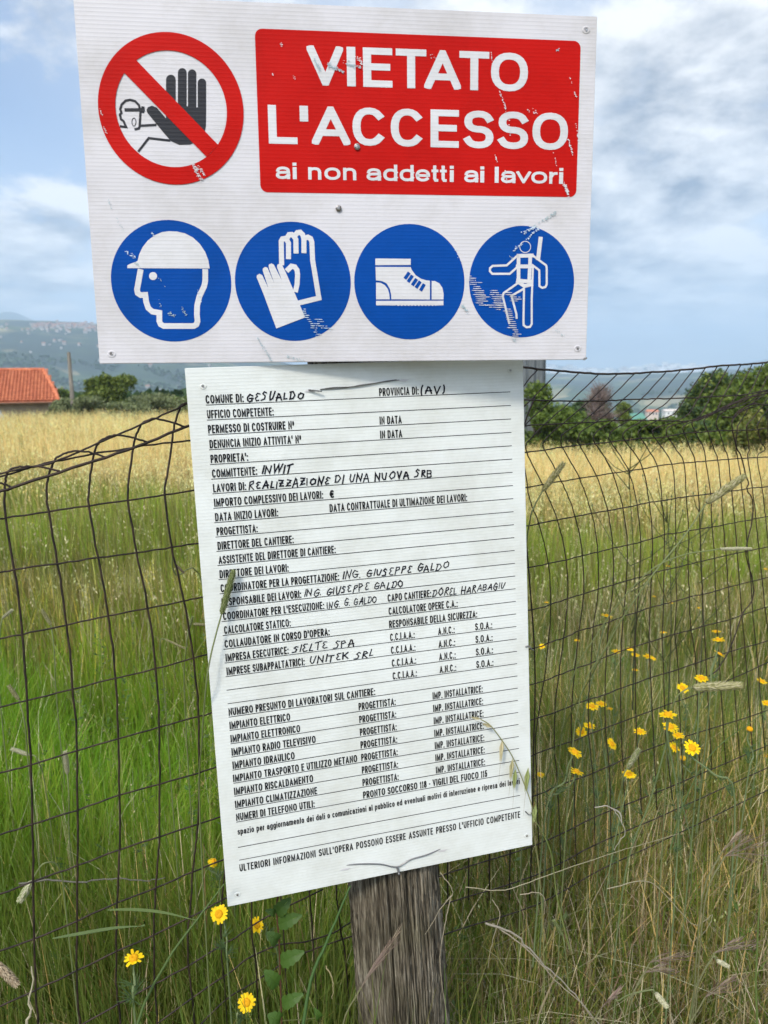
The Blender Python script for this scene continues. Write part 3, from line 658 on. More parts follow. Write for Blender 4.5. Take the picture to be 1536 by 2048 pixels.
# artwork coordinates measured on four enlarged views of the sign
def u1(x, y): return UPN.uv(140 + x / 2.743, y / 2.743)
def u2(x, y): return UPN.uv(500 + x / 2.1333, y / 2.1333)
def u3(x, y): return UPN.uv(180 + x / 2.8444, 400 + y / 2.8444)
def u4(x, y): return UPN.uv(680 + x / 2.8444, 400 + y / 2.8444)
def disc(cx, cy, r, n=72): return [(cx + r * math.cos(2 * math.pi * i / n), cy + r * math.sin(2 * math.pi * i / n)) for i in range(n)]
def fit_circle(f, xs, xe, ys, ye):
    a = f(xs, (ys + ye) / 2); b = f(xe, (ys + ye) / 2); c = f((xs + xe) / 2, ys); d = f((xs + xe) / 2, ye)
    return (a[0] + b[0]) / 2, (c[1] + d[1]) / 2, ((b[0] - a[0]) + (c[1] - d[1])) / 4
rt_ = UPN.root
# red field with rounded corners
tl, tr, br, bl = u2(20, 125), u2(1411, 172), u2(1392, 840), u2(45, 822)
x0, x1, y0, y1 = (tl[0] + bl[0]) / 2, (tr[0] + br[0]) / 2, (bl[1] + br[1]) / 2, (tl[1] + tr[1]) / 2
def rrect(x0, x1, y0, y1, r):
    o = []
    for (cx, cy, a) in ((x1 - r, y1 - r, 0), (x0 + r, y1 - r, 90), (x0 + r, y0 + r, 180), (x1 - r, y0 + r, 270)):
        o += [(cx + r * math.cos(R(a + k * 15)), cy + r * math.sin(R(a + k * 15))) for k in range(7)]
    return o
poly_obj('red_field', [rrect(x0, x1, y0, y1, .0085)], Z1, M_RED, rt_)
def sign_line(txt, top, bot, xl, xr, name, **k):
    yt, yb = (u2(*top[0])[1] + u2(*top[1])[1]) / 2, (u2(*bot[0])[1] + u2(*bot[1])[1]) / 2
    quads_obj(name, text_quads(txt, u2(*xl)[0], u2(*xr)[0], yb, yt, **k), Z2, M_WHITE, rt_)
HB = dict(pen_x=.205, pen_y=.185, gap=.045, space=.3)
def placed(txt, xs, top, bot, pen_x, pen_y):
    yt, yb = (u2(*top[0])[1] + u2(*top[1])[1]) / 2, (u2(*bot[0])[1] + u2(*bot[1])[1]) / 2; qs = []; h = yt - yb; ym = (top[0][1] + bot[0][1]) / 2
    for i, (c, (xa, xb)) in enumerate(zip(txt, xs)):
        X0, X1 = u2(xa, ym)[0], u2(xb, ym)[0]; px_, py_ = pen_x * h, pen_y * h
        if UP[c][0] == 0: px_ = X1 - X0
        for j, s_ in enumerate(UP[c][1]):
            pts = [(X0 + px_ / 2 + a * max(X1 - X0 - px_, 0), yb + py_ / 2 + b * (h - py_)) for a, b in s_]
            closed = len(s_) > 8 and abs(s_[0][0] - s_[-1][0]) < 1e-3 and abs(s_[0][1] - s_[-1][1]) < 1e-3
            for qd in stroke_quads(pts, px_, py_, True, closed):
                qd = clip_poly(qd, 1, yt, True); qd = clip_poly(qd, 1, yb, False) if qd else qd
                if c.islower() and c not in 'bdlti' and qd: qd = clip_poly(qd, 1, yb + .7 * (h - py_) + py_, True)
                if c in 'AV' and qd: qd = clip_poly(qd, 0, X0, False); qd = clip_poly(qd, 0, X1, True) if qd else qd
                if qd and len(qd) > 2: qs.append((qd, (i % 2) * 4 + j))
    for k in ['lettering']: quads_obj(k, qs, Z2, M_WHITE, rt_)
placed('VIETATO', [(243, 398), (413, 450), (482, 607), (622, 752), (743, 900), (893, 1020), (1028, 1186)], ((245, 197), (1150, 224)), ((440, 370), (1110, 390)), .225, .175)
placed("L'ACCESSO", [(78, 201), (213, 249), (262, 427), (437, 580), (600, 742), (770, 891), (912, 1039), (1058, 1187), (1205, 1357)], ((95, 452), (1290, 478)), ((110, 614), (1290, 640)), .225, .175)
placed('ainonaddettiailavori', [(110, 172), (182, 199), (248, 304), (317, 386), (397, 453), (497, 560), (568, 628), (638, 698), (706, 768), (774, 803), (810, 839), (852, 869), (914, 975), (982, 999), (1044, 1061), (1071, 1134), (1136, 1199), (1200, 1268), (1277, 1312), (1319, 1336)],
       ((190, 697), (1325, 715)), ((180, 767), (1325, 783)), .215, .165)
# prohibition ring: outer/inner circle and bar
cx, cy, ro = fit_circle(u1, 157, 950, 175, 1015); ri = ro * .765
ring = []; n = 80
for i in range(n):
    a, b = 2 * math.pi * i / n, 2 * math.pi * (i + 1) / n
    ring.append(([(cx + ri * math.cos(a), cy + ri * math.sin(a)), (cx + ro * math.cos(a), cy + ro * math.sin(a)), (cx + ro * math.cos(b), cy + ro * math.sin(b)), (cx + ri * math.cos(b), cy + ri * math.sin(b))], 0))
quads_obj('prohibition_ring', ring, Z3, M_RED, rt_)
def outline(f, P): return [f(*p) for p in P]
poly_obj('prohibition_bar', [outline(u1, [(361, 328), (814, 797), (750, 862), (297, 400)])], Z4, M_RED, rt_)
# raised black hand
def pill(f, x0, x1, ytop, ybot, n=8):
    r = (x1 - x0) / 2; return [f(x0, ybot)] + [f(x0 + r - r * math.cos(math.pi * i / n), ytop + r - r * math.sin(math.pi * i / n)) for i in range(n + 1)] + [f(x1, ybot)]
hand = [pill(u1, 527, 580, 410, 600), pill(u1, 592, 640, 374, 600), pill(u1, 647, 693, 381, 600), pill(u1, 701, 747, 431, 600),
        outline(u1, [(527, 560), (592, 575), (640, 583), (690, 590), (747, 585), (746, 690), (738, 730), (700, 775), (660, 793), (600, 795), (555, 775), (515, 730), (470, 675), (425, 620), (420, 603), (430, 587), (450, 580), (475, 590), (527, 650)])]
poly_obj('raised_hand', hand, Z1, M_BLACK, rt_, 3e-5)
def sroke(f, P, w): # line of constant width on the board
    return [(q, i % 2) for i, q in enumerate([])]
def lines_obj(name, f, Ls, w, z, mat, parent, closed=()):
    qs = []
    for i, P in enumerate(Ls):
        pts = [f(*p) for p in P]
        for q in stroke_quads(pts, w, w, True, i in closed): qs.append((q, i % 5))
    return quads_obj(name, qs, z, mat, parent)
lines_obj('man_outline', u1, [[(280, 694), (308, 697), (294, 665), (280, 655), (274, 628), (283, 620), (276, 600), (283, 575), (305, 553), (330, 548), (358, 556), (378, 577), (385, 600)],
    [(388, 600), (382, 695), (378, 705), (360, 709)], [(388, 690), (468, 686)], [(378, 828), (432, 758), (545, 771)]], .0026, Z1, M_BLACK, rt_)
lines_obj('goggle_strap', u1, [[(308, 603), (402, 603)], [(400, 593), (399, 611)]], .0036, Z1, M_BLACK, rt_)
lines_obj('respirator', u1, [[(351 + 11 * math.cos(a * .4), 670 + 22 * math.sin(a * .4)) for a in range(17)]], .0009, Z1, M_BLACK, rt_)
# four blue discs
discs = [fit_circle(u3, 119, 804, 114, 805), fit_circle(u3, 826, 1482, 122, 803), fit_circle(u4, 83, 706, 134, 795), fit_circle(u4, 735, 1331, 146, 782)]
for (a, b, r) in discs: poly_obj('blue_disc', [disc(a, b, r)], Z1, M_BLUE, rt_)
poly_obj('helmet_symbol', [outline(u3, [(213, 388), (213, 373), (225, 365), (262, 352), (272, 345), (280, 310), (300, 268), (330, 230), (370, 200), (410, 183), (450, 178), (495, 180), (540, 190), (585, 213), (625, 250), (655, 295), (674, 345), (681, 390)])], Z2, M_WHITE, rt_)
poly_obj('eye_symbol', [[u3(359 + 23 * math.cos(a * .35), 433 + 23 * math.sin(a * .35)) for a in range(18)]], Z2, M_WHITE, rt_)
lines_obj('head_outline', u3, [[(286, 410), (268, 510), (272, 530), (288, 541), (315, 540), (320, 580), (332, 615), (355, 635), (395, 642), (395, 690), (403, 708), (420, 717), (590, 717), (606, 708), (612, 690), (608, 650), (610, 600), (622, 550), (650, 490), (656, 460), (656, 410)]], .0066, Z2, M_WHITE, rt_)
glove = [outline(u3, [(1060, 731), (985, 530), (948, 440), (950, 428), (965, 420), (980, 428), (1015, 502), (983, 403), (983, 390), (997, 381), (1010, 386), (1048, 474), (1017, 385), (1017, 368), (1032, 361), (1045, 367), (1092, 458), (1064, 383), (1066, 368), (1080, 362), (1092, 368), (1115, 415), (1224, 668)])]
poly_obj('glove_symbol', glove, Z3, M_WHITE, rt_)
lines_obj('glove_outline', u3, [[(1090, 357), (1088, 235), (1095, 222), (1108, 220), (1120, 228), (1129, 245), (1129, 322)],
    [(1122, 215), (1133, 198), (1148, 197), (1160, 206), (1171, 225), (1172, 290)], [(1165, 203), (1180, 186), (1196, 184), (1210, 198), (1217, 225), (1217, 288)],
    [(1217, 218), (1240, 212), (1255, 220), (1262, 240), (1266, 340), (1302, 558), (1200, 583)],
    [(1128, 395), (1146, 377), (1165, 381), (1178, 400), (1181, 425), (1178, 480), (1171, 510)]], .0060, Z2, M_WHITE, rt_)
poly_obj('boot_symbol', [outline(u4, [(201, 333), (402, 335), (402, 370), (201, 371)]),
    outline(u4, [(202, 381), (402, 382), (408, 398), (430, 428), (460, 448), (490, 457), (511, 460), (511, 566), (292, 565), (291, 540), (283, 505), (265, 475), (240, 462), (204, 457)]),
    outline(u4, [(205, 469), (232, 472), (255, 485), (272, 507), (280, 535), (283, 565), (205, 565)]),
    outline(u4, [(521, 461), (540, 461), (565, 475), (582, 500), (589, 535), (588, 566), (521, 566)]),
    outline(u4, [(205, 574), (588, 573), (588, 599), (545, 600)] + [(545 - i * 9.7, 598 if i % 2 else 603) for i in range(24)] + [(312, 600), (205, 599)])], Z2, M_WHITE, rt_, 2e-5)
lines_obj('boot_laces', u4, [[(374, 441), (388, 421)], [(392, 459), (406, 438)], [(416, 478), (430, 457)], [(437, 492), (451, 471)], [(462, 508), (474, 487)]], .0042, Z3, M_BLUE, rt_)
lines_obj('harness_figure', u4, [[(1007, 318), (948, 372), (868, 375), (853, 388), (852, 405), (866, 420), (965, 420), (1008, 382)],
    [(1095, 315), (1128, 340), (1172, 372), (1175, 385), (1175, 480), (1168, 495), (1150, 500), (1134, 490), (1133, 400), (1097, 373), (1090, 560), (1090, 705), (1080, 722), (1060, 724), (1044, 712), (1043, 690), (1046, 510)],
    [(1010, 318), (1015, 470), (930, 530), (925, 548), (945, 630), (962, 700)], [(1045, 505), (975, 545), (1003, 650), (1004, 670)]], .0026, Z2, M_WHITE, rt_)
lines_obj('harness_straps', u4, [[(1015, 318), (1015, 465)], [(1082, 318), (1075, 470)], [(1015, 318), (1090, 316)], [(1010, 378), (1085, 378)], [(1012, 458), (1045, 462), (1088, 464)], [(1012, 465), (1048, 490), (1088, 480)]], .0046, Z2, M_WHITE, rt_)
lines_obj('lanyard', u4, [[(1140, 222), (1127, 330)]], .0052, Z2, M_WHITE, rt_)
lines_obj('figure_head', u4, [[(1053 + 31 * math.cos(a * .27), 267 + 32 * math.sin(a * .27)) for a in range(25)]], .0009, Z2, M_WHITE, rt_)
# scuffs: the print is worn through in streaks along the ribs
def scuffs(name, f, spots, mat, z, seed):
    rr = random.Random(seed); qs = []
    for (x0, y0, x1, y1, n, ln) in spots:
        for i in range(n):
            t = rr.random(); x = x0 + (x1 - x0) * t + rr.gauss(0, ln * .35); y = y0 + (y1 - y0) * t + rr.gauss(0, 5)
            l = abs(rr.gauss(0, 1)) * ln * .5 + 3; h = rr.uniform(1.2, 4.0)
            if ln >= 16: y = round(y / 11.7) * 11.7 + (x - x0) * .035; h = rr.uniform(1.5, 3.4); l *= 1.25
            P = [f(x - l * .6, y), f(x - l * .1, y + h), f(x + l * .5, y + h * .6), f(x + l * .4, y - h * .3), f(x - l * .2, y - h * .5)]
            qs.append((P, i % 9))
    quads_obj(name, qs, z, mat, rt_, 1.2e-5)
scuffs('scuff_marks', u4, [(745, 440, 800, 545, 60, 30), (775, 500, 820, 600, 50, 36), (875, 515, 915, 610, 60, 30), (955, 520, 1005, 570, 40, 30), (830, 600, 920, 612, 24, 30), (955, 620, 1000, 780, 110, 26)], M_WHITE, .0014, 1)
scuffs('scuff_marks', u4, [(985, 290, 1130, 160, 60, 9), (1040, 190, 1110, 150, 40, 12), (650, 270, 690, 350, 12, 4)], M_SCUFF, .0014, 2)
scuffs('grey_scuffs', u4, [(1100, 150, 1230, 70, 60, 12), (690, 600, 730, 640, 30, 10), (1220, 730, 1290, 790, 12, 5), (975, 790, 1000, 800, 14, 6), (960, 310, 985, 345, 10, 5)], M_SCUFFG, .0014, 3)
scuffs('scuff_marks', u3, [(1215, 630, 1300, 770, 60, 16), (1250, 700, 1370, 730, 26, 20), (1290, 680, 1330, 690, 16, 16), (208, 295, 258, 325, 20, 10), (348, 180, 365, 200, 12, 5), (615, 520, 635, 590, 10, 4)], M_SCUFF, .0014, 4)
scuffs('grey_scuffs', u3, [(525, 620, 550, 655, 22, 7), (450, 645, 485, 660, 16, 8), (390, 440, 450, 515, 8, 4), (390, 570, 405, 610, 8, 3), (105, 0, 125, 55, 14, 6), (150, 100, 200, 190, 12, 5), (950, 780, 1040, 925, 60, 6), (1120, 890, 1215, 915, 34, 5), (250, 350, 300, 395, 14, 5)], M_SCUFFG, .0014, 5)
scuffs('scuff_marks', u1, [(670, 905, 700, 930, 26, 12), (690, 930, 720, 985, 40, 12), (700, 905, 740, 960, 26, 5), (165, 600, 180, 640, 14, 4), (185, 700, 205, 740, 14, 4), (1150, 245, 1170, 260, 5, 4), (1110, 400, 1115, 415, 4, 3), (1225, 420, 1240, 440, 5, 3)], M_WHITE, .0014, 6)
scuffs('grey_scuffs', u2, [(275, 255, 300, 300, 40, 5), (330, 275, 400, 310, 60, 8), (400, 270, 470, 285, 40, 7), (1303, 212, 1317, 214, 8, 3), (770, 240, 790, 245, 6, 3)], M_SCUFFG, .0014, 7)
scuffs('scuff_marks', u2, [(1028, 225, 1032, 280, 12, 2), (1062, 385, 1092, 470, 26, 3), (1100, 480, 1110, 580, 14, 3), (1358, 320, 1395, 430, 12, 2), (1385, 500, 1400, 610, 14, 3), (1355, 590, 1375, 660, 30, 4), (1290, 640, 1310, 720, 8, 2), (1340, 785, 1358, 835, 60, 6), (1045, 665, 1052, 685, 12, 3), (1085, 720, 1100, 810, 12, 3), (455, 245, 480, 275, 18, 8), (1180, 470, 1250, 490, 12, 3), (130, 190, 135, 192, 4, 3), (95, 310, 100, 320, 4, 3)], M_WHITE, .0014, 8)
# curled, dirty bottom right corner and edge chips
poly_obj('bent_corner', [outline(u4, [(1376, 911), (1385, 898), (1403, 893), (1404, 903), (1392, 912)])], .0014, M_NAIL, rt_)
# ------------------------------------------------------------------ the form: ruled rows and text
fr = LON.root; PITCH = .01824
def rowv(k): return .3095 - (k - 1) * PITCH
qs = []
for k in list(range(1, 32)) + [33, 34]:
    v = rowv(k) if k < 32 else (-.2737 if k == 33 else -.2920)
    qs.append(([(-.2006 - .00007 * k, v), (.2025 + .0001 * min(k, 14), v), (.2025 + .0001 * min(k, 14), v + .0009), (-.2006 - .00007 * k, v + .0009)], 0))
quads_obj('ruled_lines', qs, Z1, M_INK, fr)
CAP0, CAP1 = .0022, .0125
def form_text(name, entries, mat, **st):
    for (k, txt, a, b) in entries:
        v = rowv(k); cy0, cy1 = v + CAP0, v + CAP1
        # pixel x on that row -> metres along the row
        P0, P1 = LON.world(-.2, v), LON.world(.2, v)
        def xm(px):
            lo, hi = -.24, .24
            for _ in range(30):
                m = (lo + hi) / 2; q = ROT.transposed() @ (LON.world(m, (cy0 + cy1) / 2) - EYE); s = CX + F * q.x / -q.z
                lo, hi = (m, hi) if s < px else (lo, m)
            return lo
        qs = text_quads(txt, xm(a), xm(b), cy0 + st.get('dy', 0), cy1 + st.get('dy1', 0), st['pen_x'], st['pen_y'], st['gap'], st['space'], st.get('hand'), st.get('cond', 1.0))
        quads_obj(name, qs, Z2, mat, fr)
T = [(1, 'COMUNE DI:', 411, 487), (1, 'PROVINCIA DI:', 758, 837), (2, 'UFFICIO COMPETENTE:', 414, 547), (3, 'PERMESSO DI COSTRUIRE N\u00b0', 416, 588), (3, 'IN DATA', 759, 803),
 (4, "DENUNCIA INIZIO ATTIVITA' N\u00b0", 419, 602), (4, 'IN DATA', 760, 804), (5, "PROPRIETA':", 421, 496), (6, 'COMMITTENTE:', 424, 514), (7, 'LAVORI DI:', 426, 492),
 (8, 'IMPORTO COMPLESSIVO DEI LAVORI:', 428, 646), (8, '\u20ac', 659, 668), (9, 'DATA INIZIO LAVORI:', 430, 556), (9, 'DATA CONTRATTUALE DI ULTIMAZIONE DEI LAVORI:', 659, 934),
 (10, 'PROGETTISTA:', 433, 515), (11, 'DIRETTORE DEL CANTIERE:', 435, 587), (12, 'ASSISTENTE DEL DIRETTORE DI CANTIERE:', 437, 671), (13, 'DIRETTORE DEI LAVORI:', 439, 577),
 (14, 'COORDINATORE PER LA PROGETTAZIONE:', 441, 678), (15, 'RESPONSABILE DEI LAVORI:', 443, 602), (16, "COORDINATORE PER L'ESECUZIONE:", 446, 648), (16, 'CAPO CANTIERE:', 775, 862),
 (17, 'CALCOLATORE STATICO:', 448, 581), (17, 'CALCOLATORE OPERE C.A.:', 777, 915), (18, "COLLAUDATORE IN CORSO D'OPERA:", 449, 659), (18, 'RESPONSABILE DELLA SICUREZZA:', 778, 954),
 (19, 'IMPRESA ESECUTRICE:', 451, 577), (20, 'IMPRESE SUBAPPALTATRICI:', 453, 609), (23, 'NUMERO PRESUNTO DI LAVORATORI SUL CANTIERE:', 457, 750),
 (24, 'IMPIANTO ELETTRICO', 459, 580), (25, 'IMPIANTO ELETTRONICO', 461, 600), (26, 'IMPIANTO RADIO TELEVISIVO', 463, 631), (27, 'IMPIANTO IDRAULICO', 465, 589),
 (28, 'IMPIANTO TRASPORTO E UTILIZZO METANO', 466, 714), (29, 'IMPIANTO RISCALDAMENTO', 468, 626), (30, 'IMPIANTO CLIMATIZZAZIONE', 470, 634), (31, 'NUMERI DI TELEFONO UTILI:', 472, 629),
 (31, 'PRONTO SOCCORSO 118 - VIGILI DEL FUOCO 115', 726, 974)]
for i in range(4): T += [(19 + i, 'C.C.I.A.A.:', 780 + i * 1.7, 829 + i * 1.5), (19 + i, 'A.N.C.:', 876 + i, 909 + i), (19 + i, 'S.O.A.:', 950 + i * .8, 984 + i * .8)]
for i in range(7): T += [(24 + i, 'PROGETTISTA:', 717 + i * 1.3, 791 + i * 1.0), (24 + i, 'IMP. INSTALLATRICE:', 865 + i * 1.1, 965 + i * .8)]
form_text('printed_text', T, M_INK, pen_x=.18, pen_y=.155, gap=.10, space=.20, cond=.57)
form_text('printed_text', [(32.08, 'spazio per aggiornamento dei dati o comunicazioni al pubblico ed eventuali motivi di interruzione e ripresa dei lavori', 475, 1039)], M_INK,
          pen_x=.155, pen_y=.135, gap=.10, space=.22, cond=.62, dy1=-.0016)
form_text('printed_text', [(34.97, "ULTERIORI INFORMAZIONI SULL'OPERA POSSONO ESSERE ASSUNTE PRESSO L'UFFICIO COMPETENTE", 479, 1040)], M_INK,
          pen_x=.165, pen_y=.14, gap=.13, space=.26, cond=.56)
form_text('handwriting', [(1, 'GESUALDO', 491, 607), (1, '(AV)', 840, 889), (6, 'INWIT', 522, 582), (7, 'REALIZZAZIONE DI UNA NUOVA SRB', 496, 863)], M_PEN,
          pen_x=.175, pen_y=.16, gap=.16, space=.38, cond=.82, hand=random.Random(3), dy1=.001)
form_text('handwriting', [(14, 'ING. GIUSEPPE GALDO', 684, 896), (15, 'ING. GIUSEPPE GALDO', 607, 806), (16, 'ING. G. GALDO', 653, 753),
          (16, 'DOREL HARABAGIU', 864, 1008), (19, 'SIELTE SPA', 583, 708), (20, 'UNITEK SRL', 618, 746)], M_PEN,
          pen_x=.15, pen_y=.14, gap=.16, space=.38, cond=.82, hand=random.Random(5), dy1=.0005)
# dents with nail holes in the sheet corners
def dimple(P, px, py, r=.0052, hole=True):
    u, v = P.uv(px, py); mb = MB(); n = 14
    prof = [(r, .0003), (r * .72, .0011), (r * .45, .0004), (r * .3, -.0008)]
    vs = [(u + a * math.cos(2 * math.pi * k / n), v + a * math.sin(2 * math.pi * k / n) * .85, w) for a, w in prof for k in range(n)]
    fs = [(i * n + k, i * n + (k + 1) % n, (i + 1) * n + (k + 1) % n, (i + 1) * n + k) for i in range(3) for k in range(n)]
    mb.add(vs, fs); mb.build('nail_dent', M_SIGN if P is UPN else M_FORM, P.root, True, local=True)
    if hole: poly_obj('nail_hole', [disc(u, v, r * .34, 10)], .0016, M_NAIL, P.root)
for p in ((223, 708), (1155, 697), (1172, 60)): dimple(UPN, *p)
for p in ((406, 773), (1020, 741), (475, 1789), (1053, 1671)): dimple(LON, *p, r=.0042)
def nail(P, px, py, label, r=.0042):
    u, v = P.uv(px, py); mb = MB(); n = 12; c = P.world(u, v, 0)
    a = P.r; b = P.u
    prof = [(r * .45, -.02), (r * .45, .0006), (r, .0008), (r, .0022), (r * .6, .0030), (0.0004, .0032)]
    vs = [P.world(u + q * math.cos(2 * math.pi * k / n), v + q * math.sin(2 * math.pi * k / n), w) for q, w in prof for k in range(n)]
    fs = [(i * n + k, i * n + (k + 1) % n, (i + 1) * n + (k + 1) % n, (i + 1) * n + k) for i in range(5) for k in range(n)]
    mb.add(vs, fs); o = mb.build('nail', M_NAIL, smooth=False); set_props(o, label, 'nail')
nail(UPN, 714, 294, 'bright nail head on the red field below the word L\'ACCESSO', .0036)
nail(UPN, 677, 417, 'round nail head in the white strip between red field and blue discs', .0036)
# ------------------------------------------------------------------ wooden post
def post():
    tb = LON.world(0, -.3)            # depth of the sheet near its lower edge
    def cpt(px, py, extra):
        d = ray(px, py); t = (LON.C - EYE).dot(LON.n) / d.dot(LON.n); return EYE + d * (t + extra)
    b = cpt(808, 2040, .085); a = cpt(716, 778, .085); ax = (a - b).normalized()
    lo = b - ax * ((b.z + .3) / ax.z); hi = a + ax * .33
    r0 = .0655; L_ = (hi - lo).length; n, m = 760, 150
    e1 = (Vector((1, 0, 0)) - ax * ax.x).normalized(); e2 = ax.cross(e1)
    rg = np.random.default_rng(5)
    grooves = [(rg.uniform(0, 6.283), rg.uniform(.005, .014), rg.uniform(.002, .0095), rg.uniform(0, 6), rg.uniform(.1, .5)) for _ in range(230)]
    # e1 = +x, angle measured from e1; the viewer sees angles around -90 degrees
    grooves += [(R(-137), .05, .022, 0.5, 1.4), (R(-131), .03, .014, 1.5, 1.4), (R(-96), .022, .013, 2.0, 1.2), (R(-72), .018, .010, 0, 1.3), (R(-52), .022, .012, 3, 1.2), (R(-112), .016, .009, 1, 1.2)]
    th = np.linspace(0, 2 * math.pi, n, endpoint=False); V = []
    for j in range(m + 1):
        t = j / m; s = t * L_; r = np.full(n, r0 * (1 + .03 * math.sin(s * 3)) * (1.04 - .06 * t))
        r = r * (1 + .03 * np.cos(2 * th + 1) + .015 * np.cos(3 * th + s * 2))
        for (g, w, d, ph, ln) in grooves:
            c = g + .05 * math.sin(s * 2.2 + ph) + .018 * math.sin(s * 11 + ph * 2); dd = (th - c + math.pi) % (2 * math.pi) - math.pi
            fade = np.clip(math.sin(s * 1.6 / ln + ph) * 1.6 + .9, 0, 1)
            r -= d * fade * np.exp(-(dd / w) ** 2)
        r += rg.normal(0, .0011, n)
        c0 = lo + ax * s
        V.append(np.stack([c0[k] + r * (np.cos(th) * e1[k] + np.sin(th) * e2[k]) for k in range(3)], 1))
    V = np.concatenate(V); i, j = np.meshgrid(np.arange(m), np.arange(n), indexing='ij'); i = i.ravel(); j = j.ravel()
    q = np.stack([i * n + j, i * n + (j + 1) % n, (i + 1) * n + (j + 1) % n, (i + 1) * n + j], 1)
    me = np_mesh('fence_post', V, q); bm = bmesh.new(); bm.from_mesh(me); bm.verts.ensure_lookup_table()
    bm.faces.new([bm.verts[m * n + k] for k in range(n)]); bm.to_mesh(me); bm.free(); me.shade_smooth()
    wood = new_mat('weathered_wood', rough=.85, spec=.2)
    noise_mix(wood, (.045, .037, .026), (.42, .37, .285), 210, 14, .36, .64, stretch=(1, 1, .06), bump=1.0, c3=(.20, .168, .122))
    t_ = wood.node_tree; b_ = t_.nodes['Principled BSDF']; src = b_.inputs['Base Color'].links[0].from_socket
    tc = t_.nodes.new('ShaderNodeTexCoord'); n2 = t_.nodes.new('ShaderNodeTexNoise'); n2.inputs['Scale'].default_value = 7; n2.inputs['Detail'].default_value = 4
    t_.links.new(tc.outputs['Object'], n2.inputs['Vector']); mr = t_.nodes.new('ShaderNodeMapRange'); mr.inputs[1].default_value = .45; mr.inputs[2].default_value = .7
    t_.links.new(n2.outputs[0], mr.inputs[0]); mx = t_.nodes.new('ShaderNodeMix'); mx.data_type = 'RGBA'; mx.blend_type = 'MULTIPLY'
    t_.links.new(mr.outputs[0], mx.inputs[0]); t_.links.new(src, mx.inputs[6]); mx.inputs[7].default_value = (.62, .66, .50, 1); t_.links.new(mx.outputs[2], b_.inputs['Base Color'])
    o = link('fence_post', me, wood)
    set_props(o, 'thick weathered grey wooden post carrying both signs', 'post')
post()
# ------------------------------------------------------------------ tie wires
def tie(pts, w, label, r=.0011, twist=None):
    P = []
    for i, (px, py) in enumerate(pts):
        u, v = LON.uv(px, py); P.append(LON.world(u, v, w[i] if isinstance(w, (list, tuple)) else w))
    root = empty('tie_wire', P[len(P) // 2], label, 'wire', 'tie wires holding the form sheet')
    m = MB(); m.tube(smooth_path(P, 5), r, 6); m.build('strand', M_TIE, root)
    if twist:
        (ax_, ay_), (bx_, by_) = twist; A_ = LON.world(*LON.uv(ax_, ay_), .003); B_ = LON.world(*LON.uv(bx_, by_), .006); m = MB()
        for s_ in (0, math.pi):
            m.tube([A_.lerp(B_, k / 14) + LON.r * .0012 * math.cos(k * 1.5 + s_) + LON.n * .0012 * math.sin(k * 1.5 + s_) for k in range(15)], .0008, 5)
        m.build('twisted_end', M_TIE, root)
tie([(640, 779), (668, 775), (700, 774), (740, 768), (775, 762), (804, 758)], [.0012, .0015, .0018, .0018, .0014, -.002], 'wire tie at the top of the form sheet through two slits', .0007, ((618, 780), (641, 783)))
tie([(640, 779), (690, 776), (720, 770), (760, 765), (798, 760)], .0012, 'second thin strand of the upper tie beside the first', .0005)
tie([(690, 1731), (720, 1727), (760, 1727), (793, 1732), (820, 1718), (855, 1708), (884, 1697)], [-.001, .0014, .0018, .0025, .0018, .0014, -.001], 'wire tie at the foot of the form sheet with a twisted knot', .0009, ((793, 1732), (796, 1744)))
tie([(1050, 1293), (1056, 1291), (1062, 1298), (1070, 1302)], [.001, .003, .003, -.004], 'short silvery wire end on the right edge of the form, upper one', .0009)
tie([(1050, 1622), (1056, 1627), (1062, 1624), (1070, 1630)], [.001, .003, .003, -.004], 'short silvery wire end on the right edge of the form, lower one', .0009)
def slit(px, py, w=.008):
    u, v = LON.uv(px, py); poly_obj('torn_slit', [[(u - w, v - .0003), (u - w * .3, v + .0016), (u + w, v + .0008), (u + w * .4, v - .0016)]], .0009, M_SIGN, fr)
for p in ((620, 782), (806, 761), (690, 1738), (884, 1701)): slit(*p)
# ------------------------------------------------------------------ wire fence: a tall plane of welded wires, receding to the right, top folded over on the left
FC, FM = -2.01, 1.70                                  # plan line of the fence: x = FC + FM * y
FN = Vector((FM and 1.0, -FM, 0)).normalized() ; FN = Vector((1.0, -FM, 0)).normalized()   # towards the viewer
def on_fence(px, py, off=0.0):
    d = ray(px, py); t = FC / (d.x - FM * d.y); return EYE + d * t + FN * off
def zm(ox, oy, s): return lambda L_: [(ox + a / s, oy + b / s) for a, b in L_]
a1, a3, a4, a5 = zm(0, 780, 3.84), zm(0, 900, 3.339), zm(0, 1380, 3.2), zm(0, 1700, 3.2)
a6 = zm(440, 1740, 4.8); b2, b3, b8, b6, b7 = zm(1040, 700, 5.908), zm(1280, 700, 6.0), zm(1060, 880, 6.4), zm(1040, 900, 3.097), zm(1060, 1380, 3.227)
FENCE = empty('wire_fence', (0.02, 1.2, 0.0), 'rusty welded wire mesh fence sagging behind the signs', 'fence')
wr = random.Random(11)
def wire(name, pts, r=.0014, off=0.0, per=4, wob_=0.0):
    P = [on_fence(x, y, off if not isinstance(off, (list, tuple)) else off[i]) for i, (x, y) in enumerate(pts)]
    P = smooth_path(P, per); P = [p + Vector((wr.gauss(0, .00035), 0, wr.gauss(0, .00035))) for p in P]; m = MB(); m.tube(P, r, 6); return m.build(name, M_WIRE, FENCE, True)
